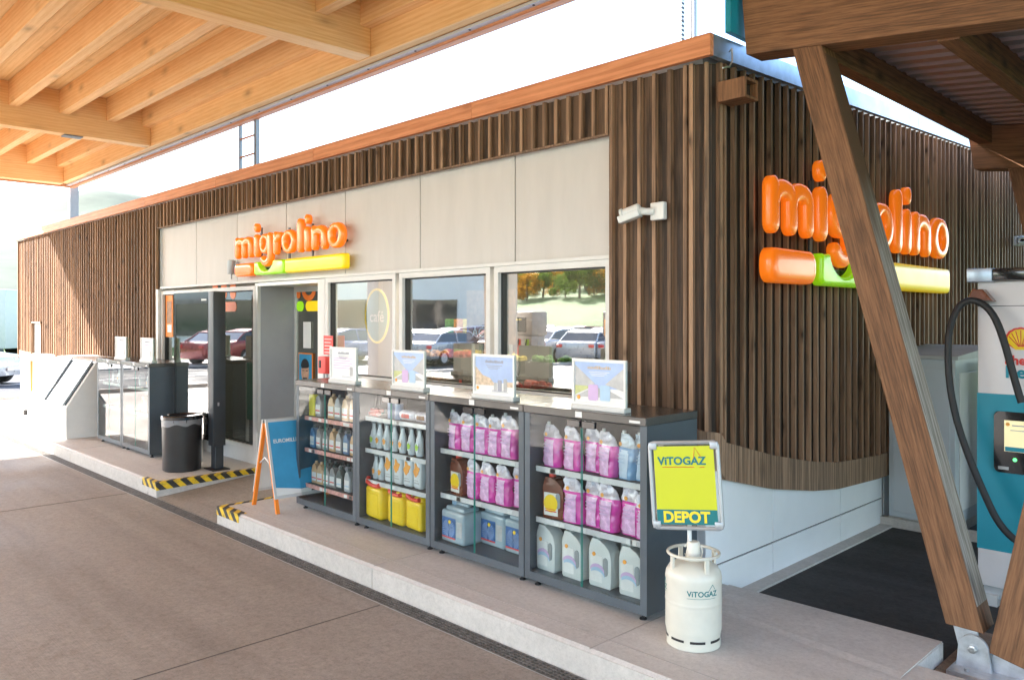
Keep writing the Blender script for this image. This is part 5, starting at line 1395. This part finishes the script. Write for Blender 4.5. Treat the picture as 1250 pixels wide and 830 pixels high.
# ------------------------------------------------------------------ vehicles
def car(paint, label, loc, rz, sc=1.):
    t = thing('parked_car', label, 'car', loc, rz, 'cars parked around the station'); t.scale = (sc,)*3
    prof = [(-2.15,.28),(-2.2,.6),(-2.12,.82),(-1.25,.95),(-.55,1.38),(-.2,1.46),(.75,1.46),(1.35,1.34),(2.0,.98),(2.15,.9),(2.18,.45),(2.1,.28)]
    low = [(-2.15,.28),(-2.2,.6),(-2.12,.82),(-1.25,.93),(-.9,.96),(1.75,1.0),(2.1,.93),(2.18,.45),(2.1,.28)]
    b = MB().prism(low, -.88, .88, .09, 3, True); b.ob('body', paint, t)
    def cab_(nm, pr, hw, mt, ins=.14):
        b = MB(); n = len(pr); vs = []
        for s1 in (-1, 1):
            for x, z in pr: vs.append((x, s1*(hw-(z-.93)*ins*2), z))
        fs = [list(range(n)), list(range(n, 2*n))[::-1]]+[(i, (i+1) % n, n+(i+1) % n, n+i) for i in range(n)]
        b.add(vs, fs, False); return b.ob(nm, mt, t)
    cab_('windows', [(-1.2,.93),(-.52,1.36),(-.2,1.42),(.75,1.42),(1.32,1.31),(1.78,.98)], .84, 'carglass')
    cab_('roof', [(-.52,1.40),(-.2,1.465),(.75,1.465),(1.3,1.35),(1.28,1.31),(.75,1.42),(-.2,1.42),(-.5,1.36)], .845, paint)
    for s1 in (-1, 1):
        p_ = MB()
        for a, c in (((-1.22,.93),(-.5,1.39)),((.35,.95),(.35,1.44)),((1.82,.97),(1.28,1.34))):
            y0_, y1_ = s1*(.845-(a[1]-.93)*.28), s1*(.845-(c[1]-.93)*.28)
            p_.tube([(a[0],y0_,a[1]),(c[0],y1_,c[1])],.03,6)
        p_.ob('pillars', paint, t)
        for x in (-1.35, 1.33):
            w_ = MB().lathe([(.2,-.11),(.31,-.11),(.325,-.07),(.325,.07),(.31,.11),(.2,.11)],24,(x,s1*.80,.325),'Y').ob('wheel','tyre',t)
            MB().lathe([(.20,0),(.20,.02),(.05,.03)],20,(x,s1*.80+(.10 if s1 > 0 else -.12),.325),'Y').ob('rim','alu',w_)
        MB().rbox(-2.19,-2.05,s1*.70-.16,s1*.70+.16,.62,.74,.03,2).ob('headlight','white_plastic',t); MB().rbox(2.06,2.19,s1*.72-.12,s1*.72+.12,.72,.86,.03,2).ob('tail_light','fire_red',t)
    MB().box(-2.23,-2.19,-.26,.26,.42,.53).ob('number_plate','tag_white',t)
    return t
car('car_silver', 'silver car at the left edge of the picture beside the road', (-25.6, -.25, -.165), R(225))
# truck with lettering
t = thing('box_truck', 'white box truck with blue lettering passing on the left', 'truck', (-45.3, 3.6, -.18), R(45))
MB().rbox(-6,3.2,-1.25,1.25,.45,3.35,.05,2).ob('box_body','truck_white',t); MB().rbox(-8.0,-6.2,-1.2,1.2,.4,2.8,.15,3).ob('cab','truck_white',t)
for x in (-7.2,1.0,2.2):
    for s1 in (-1,1): MB().lathe([(.3,-.14),(.48,-.14),(.48,.14),(.3,.14)],20,(x,s1*1.05,.48),'Y').ob('wheel','tyre',t)
MB().box(-5.5,3.1,-1.24,-1.2,.2,.45).ob('side_guard','anthracite',t)
text('lettering','sspor',.44,'truck_text',t,(2.35,-1.256,2.05),depth=.002,bold=.010,align='RIGHT')

# reflected surroundings (seen in the shop windows)
cs = [('car_red','red car in the first row seen mirrored in the shop windows',(-30,-12,-.165),R(80)), ('car_blue','blue car in the first row seen mirrored in the shop windows',(-27.5,-15,-.165),R(78)),
      ('car_white','white car in the first row seen mirrored in the shop windows',(-25,-17.5,-.165),R(75)), ('car_dark','black car in the first row seen mirrored in the shop windows',(-22.5,-20.2,-.165),R(75)),
      ('car_silver','silver car in the first row seen mirrored in the shop windows',(-19.8,-22.5,-.165),R(72)), ('car_blue','blue car in the second row seen mirrored in the shop windows',(-17.5,-25,-.165),R(70)),
      ('car_red','red car in the second row seen mirrored in the shop windows',(-27,-26,-.165),R(70)), ('car_white','white car in the second row seen mirrored in the shop windows',(-24,-29,-.165),R(70)),
      ('car_dark','black car at the far right of the mirrored car park',(-14,-27,-.165),R(80)), ('car_silver','silver car in the second row seen mirrored in the shop windows',(-21,-32,-.165),R(70))]
rnd = random.Random(11)
for i in range(12):
    u_ = -.08+.02*i; d_ = 34+(i*7) % 23; vx = -.7133+.7009*u_; vy = .7009+.7133*u_
    pa = ('car_silver','car_blue','car_white','car_dark','car_red')[i % 5]; cn_ = ('silver','blue','white','black','red')[i % 5]
    cs.append((pa, '%s car in the far part of the mirrored car park, %s from its left end' % (cn_, ['first','second','third','fourth','fifth','sixth','seventh','eighth','ninth','tenth','eleventh','twelfth'][i]), (2.68+vx*d_, 4.6-vy*d_, -.165), R(rnd.uniform(30, 140))))
for p_, l_, lo, rz in cs: car(p_, l_, lo, rz)
t = thing('warehouse', 'grey warehouse with white roof edge seen mirrored in the shop windows', 'building', (-50, -27, -.2), R(-52))
MB().rbox(-16,14,-6,6,0,6.2,.05,1).ob('wall','hall_grey',t); MB().box(-16.4,14.4,-6.4,6.4,6.2,6.7).ob('roof_edge','hall_white',t); MB().box(-10,10,5.98,6.06,.8,3.2).ob('window_band','carglass',t)
def pump(x, y, label, rz=0.):
    t = thing('fuel_pump', label, 'fuel pump', (x,y,-.16), rz, 'fuel pumps under the canopy')
    MB().rbox(-.45,.45,-.25,.25,.1,1.5,.03,2).ob('cabinet','pump_grey',t); MB().rbox(-.5,.5,-.28,.28,1.5,2.1,.03,2).ob('head','pump_grey',t)
    for yy in (-.285,.285): MB().box(-.3,.3,min(yy,yy*1.02),max(yy,yy*1.02),1.58,1.95).ob('display','black_gloss',t)
    MB().box(-.6,.6,-.4,.4,0,.1).ob('plinth','kerb_conc',t)
    for i in range(3):
        MB().tube([(-.3+.3*i,.27,1.4),(-.3+.3*i,.42,.9),(-.28+.3*i,.3,.4),(-.25+.3*i,.27,1.1)],.018,8).ob('hose','rubber',t); MB().box(-.36+.3*i,-.24+.3*i,.25,.27,1.0,1.4).ob('nozzle_panel',('can_yellow','cap_red','label_lime')[i],t)
pump(-11.6,-9.9,'grey fuel pump nearest the shop, mirrored in the windows'); pump(-9.6,-11.4,'grey fuel pump beside the column, mirrored in the windows'); pump(-4.4,-8.2,'grey fuel pump mirrored in the right window')
# trees
def tree_mesh(seed, gold):
    rnd = random.Random(seed); b = MB(); cl = [(rnd.gauss(0,1.5), rnd.gauss(0,1.5), rnd.uniform(.9,6.2), rnd.uniform(.8,1.7)) for _ in range(16)]
    for _ in range(3200):
        c_ = rnd.choice(cl); v = Vector((rnd.gauss(0,1),rnd.gauss(0,1),rnd.gauss(0,.8))); v = v.normalized()*c_[3]*rnd.uniform(.55,1.05)
        p_ = Vector(c_[:3])+v; s_ = rnd.uniform(.12,.26); u = Vector((rnd.gauss(0,1),rnd.gauss(0,1),rnd.gauss(0,1))).normalized(); w_ = u.orthogonal().normalized()
        b.add([p_-u*s_,p_+w_*s_*.5,p_+u*s_,p_-w_*s_*.5],[(0,1,2,3)])
    return b.me('crown','leaf_gold' if gold else 'leaf_dark', ) 
tr_me = [tree_mesh(i, i in (1,3)) for i in range(4)]
trunk = MB().tube([(0,0,0),(.1,.05,1.6),(0,.1,3.2),(.15,0,5.2)],[.24,.18,.13,.05],10).tube([(.05,.05,2.2),(.9,.3,3.6),(1.3,.5,4.6)],[.1,.07,.03],8).tube([(0,.1,2.8),(-.8,-.4,4.2),(-1.1,-.5,5.3)],[.09,.06,.02],8).me('trunk','bark')
rnd = random.Random(5); spots = []
for i in range(34):
    a = rnd.uniform(0,1); d_ = rnd.uniform(135, 200)
    u_ = -.05+.19*a
    vx = -.7133+.7009*u_; vy = .7009+.7133*u_
    spots.append((2.68+vx*d_, -(-4.6+vy*d_)))
for i, (x, y) in enumerate(spots):
    gd = (i % 4) in (1,3)
    t = thing('tree', ('golden autumn tree' if gd else 'dark green tree')+' on the meadow slope mirrored in the windows', 'tree', (x,y,max(-.2,hb(x,y)-.1)), rnd.uniform(0,6), 'golden trees on the slope' if gd else 'green trees on the slope')
    s_ = rnd.uniform(.55,1.05); t.scale = (s_,)*3
    link('crown', tr_me[i % 4], t); link('trunk', trunk, t)

# ------------------------------------------------------------------ inside the shop
def shelfunit(x, y, w, h, label):
    t = thing('shop_shelf', label, 'shelf', (x,y,0), 0, 'shelf units inside the shop')
    MB().box(-w/2,w/2,.18,.22,0,h).ob('back_panel','shelf_dark',t)
    for i in range(4): MB().box(-w/2,w/2,-.2,.18,.25+i*(h-.35)/3.2-.02,.25+i*(h-.35)/3.2).ob('shelf_board','shelf_dark',t)
    MB().box(-w/2-.02,-w/2,-.2,.22,0,h).box(w/2,w/2+.02,-.2,.22,0,h).ob('side_panel','shelf_dark',t)
gm = ['goods_orange','goods_red','goods_yellow','goods_green','goods_brown']
rnd = random.Random(3)
fruit = {}
for m_ in gm:
    b = MB()
    for i in range(18):
        b.lathe([(.0,-.04),(.03,-.03),(.042,0),(.03,.03),(.0,.04)],8,(rnd.uniform(-.17,.17),rnd.uniform(-.11,.11),.10+rnd.uniform(0,.05)))
    fruit[m_] = b.me('produce', m_)
crate_me = MB().box(-.22,.22,-.15,.15,0,.02).box(-.22,-.205,-.15,.15,.02,.12).box(.205,.22,-.15,.15,.02,.12).box(-.205,.205,-.15,-.138,.02,.12).box(-.205,.205,.138,.15,.02,.12).me('crate_body','shelf_dark')
kk = 0
def crate(x, y, z, where):
    global kk
    m_ = gm[kk % 5]; nm = dict(goods_orange='orange',goods_red='red',goods_yellow='yellow',goods_green='green',goods_brown='brown')[m_]
    t = thing('produce_crate', '%s goods in a dark crate, %s' % (nm, where), 'crate', (x,y,z), 0, 'crates of goods behind the windows'); kk += 1
    link('crate_body', crate_me, t); link('produce', fruit[m_], t)
for j, (tx, w_, nm) in enumerate(((-2.75,1.05,'middle window'),(-1.45,.95,'right window'),(-4.1,.9,'cafe window'))):
    tb = thing('display_table','low dark display table behind the %s' % nm,'table',(tx,.85,0),0,'display tables behind the windows')
    MB().box(-w_/2,w_/2,-.3,.3,.98,1.02).ob('tabletop','shelf_dark',tb)
    for sx in (-1,1):
        for sy in (-1,1): MB().box(sx*(w_/2-.05)-.02,sx*(w_/2-.05)+.02,sy*.26-.02,sy*.26+.02,0,.98).ob('leg','shelf_dark',tb)
    MB().box(-w_/2,w_/2,.05,.3,1.22,1.24).box(-w_/2,-w_/2+.02,.05,.3,1.02,1.24).box(w_/2-.02,w_/2,.05,.3,1.02,1.24).ob('upper_shelf','shelf_dark',tb)
    for i in range(2): crate(tx-w_/4+i*w_/2, .70, 1.02, '%s on the table front behind the %s' % (('left','right')[i], nm))
    for i in range(2): crate(tx-w_/4+i*w_/2, 1.02, 1.24, '%s on the raised shelf behind the %s' % (('left','right')[i], nm))
shelfunit(-2.3,2.6,1.6,1.75,'tall dark shelf unit deep inside behind the middle window')
shelfunit(-5.6,3.0,1.6,1.75,'tall dark shelf unit deep inside behind the door')
shelfunit(-1.2,3.6,1.2,1.9,'tall dark shelf unit deep inside behind the right window')
pk = {m_: MB().rbox(-.06,.06,-.04,.04,0,.2,.01,2).me('packet', m_) for m_ in gm}
cnt = 0
for ux, uy, w_, h_, un in ((-2.3,2.6,1.6,1.75,'middle'),(-5.6,3.0,1.6,1.75,'door'),(-1.2,3.6,1.2,1.9,'right')):
    for r_ in range(1,4):
        z = .25+r_*(h_-.35)/3.2
        for i in range(int(w_/.2)):
            m_ = gm[(cnt*7+r_) % 5]; cnt += 1
            o = link('snack_packet', pk[m_], None, (ux-w_/2+.12+i*.2, uy-.08, z)); tag(o, '%s packet, place %d on shelf %d of the unit behind the %s' % (m_[6:], i+1, r_, {'middle':'middle window','door':'door','right':'right window'}[un]), 'packet', 'packets on the shop shelves')
t = thing('cafe_sign','green oval cafe sign with yellow rim hanging in the left window','sign',(-4.08,.12,1.80))
MB().prism(arc(0,0,.20,.27,0,360,40)[:-1],-.008,.008).ob('disc','print_teal',t)
MB().tube([(.2*math.cos(a),-.008,.27*math.sin(a)) for a in [2*pi*i/40 for i in range(40)]],.012,8,True).ob('rim','sign_yellow',t)
text('lettering','café',.16,'tag_white',t,(0,-.010,-.06),align='CENTER',depth=.001,bold=.001); MB().tube([(-.08,0,.25),(-.08,0,.40)],.002,5).tube([(.08,0,.25),(.08,0,.40)],.002,5).ob('hanger','steel',t)
t = thing('offer_board','board lettered ACTION behind the middle window','sign',(-2.72,.45,1.62)); MB().box(-.36,.30,0,.01,-.08,.42).ob('board','goods_brown',t); text('lettering','ACTION',.13,'tag_white',t,(-.03,-.003,-.02),align='CENTER',depth=.001)
MB().box(-.30,-.27,.01,.03,-.64,-.08).box(.21,.24,.01,.03,-.64,-.08).ob('post','steel',t)
t = thing('counter','long pale counter across the back of the shop','counter',(-7.2,4.6,0)); MB().box(-1.6,1.6,-.3,.3,0,1.0).ob('front','wall_in',t); MB().box(-1.65,1.65,-.35,.35,1.0,1.04).ob('worktop','shelf_dark',t)

# ------------------------------------------------------------------ light, sky, camera
sc = bpy.context.scene
sd_ = Vector((1.42, .95, -1.0)).normalized()
li = bpy.data.lights.new('sun', 'SUN'); li.energy = 4.8; li.angle = R(.5); li.color = (1, .94, .86)
so = bpy.data.objects.new('sun', li); C.objects.link(so); so.rotation_euler = sd_.to_track_quat('-Z', 'Y').to_euler()
w = bpy.data.worlds.new('World'); sc.world = w; w.use_nodes = True
nt = w.node_tree; nt.nodes.clear()
sky = N(nt, 'ShaderNodeTexSky', sky_type='NISHITA'); sky.sun_disc = False
sky.sun_elevation = math.asin(-sd_.z); sky.sun_rotation = math.atan2(-sd_.x, -sd_.y); sky.air_density = 1.; sky.dust_density = 1.2; sky.ozone_density = 1.
bg = N(nt, 'ShaderNodeBackground', i_Strength=.15); ow = N(nt, 'ShaderNodeOutputWorld')
L(nt, sky.outputs[0], bg.inputs[0]); L(nt, bg.outputs[0], ow.inputs[0])
cam = bpy.data.cameras.new('camera'); cam.sensor_width = 36; cam.lens = 973/1250*36; cam.shift_y = -27/1250; cam.clip_end = 3000; cam.clip_start = .05
co = bpy.data.objects.new('camera', cam); C.objects.link(co); co.location = (2.68, -4.6, 1.78); co.rotation_euler = (pi/2, 0, R(45.5))
sc.camera = co
sc.view_settings.view_transform = 'Standard'; sc.view_settings.look = 'None'; sc.view_settings.gamma = 1; sc.view_settings.use_curve_mapping = False
sc.view_settings.exposure = 2.75
sc.render.engine = 'CYCLES'
sc.cycles.max_bounces = 10; sc.cycles.transparent_max_bounces = 16; sc.cycles.diffuse_bounces = 5; sc.cycles.glossy_bounces = 4
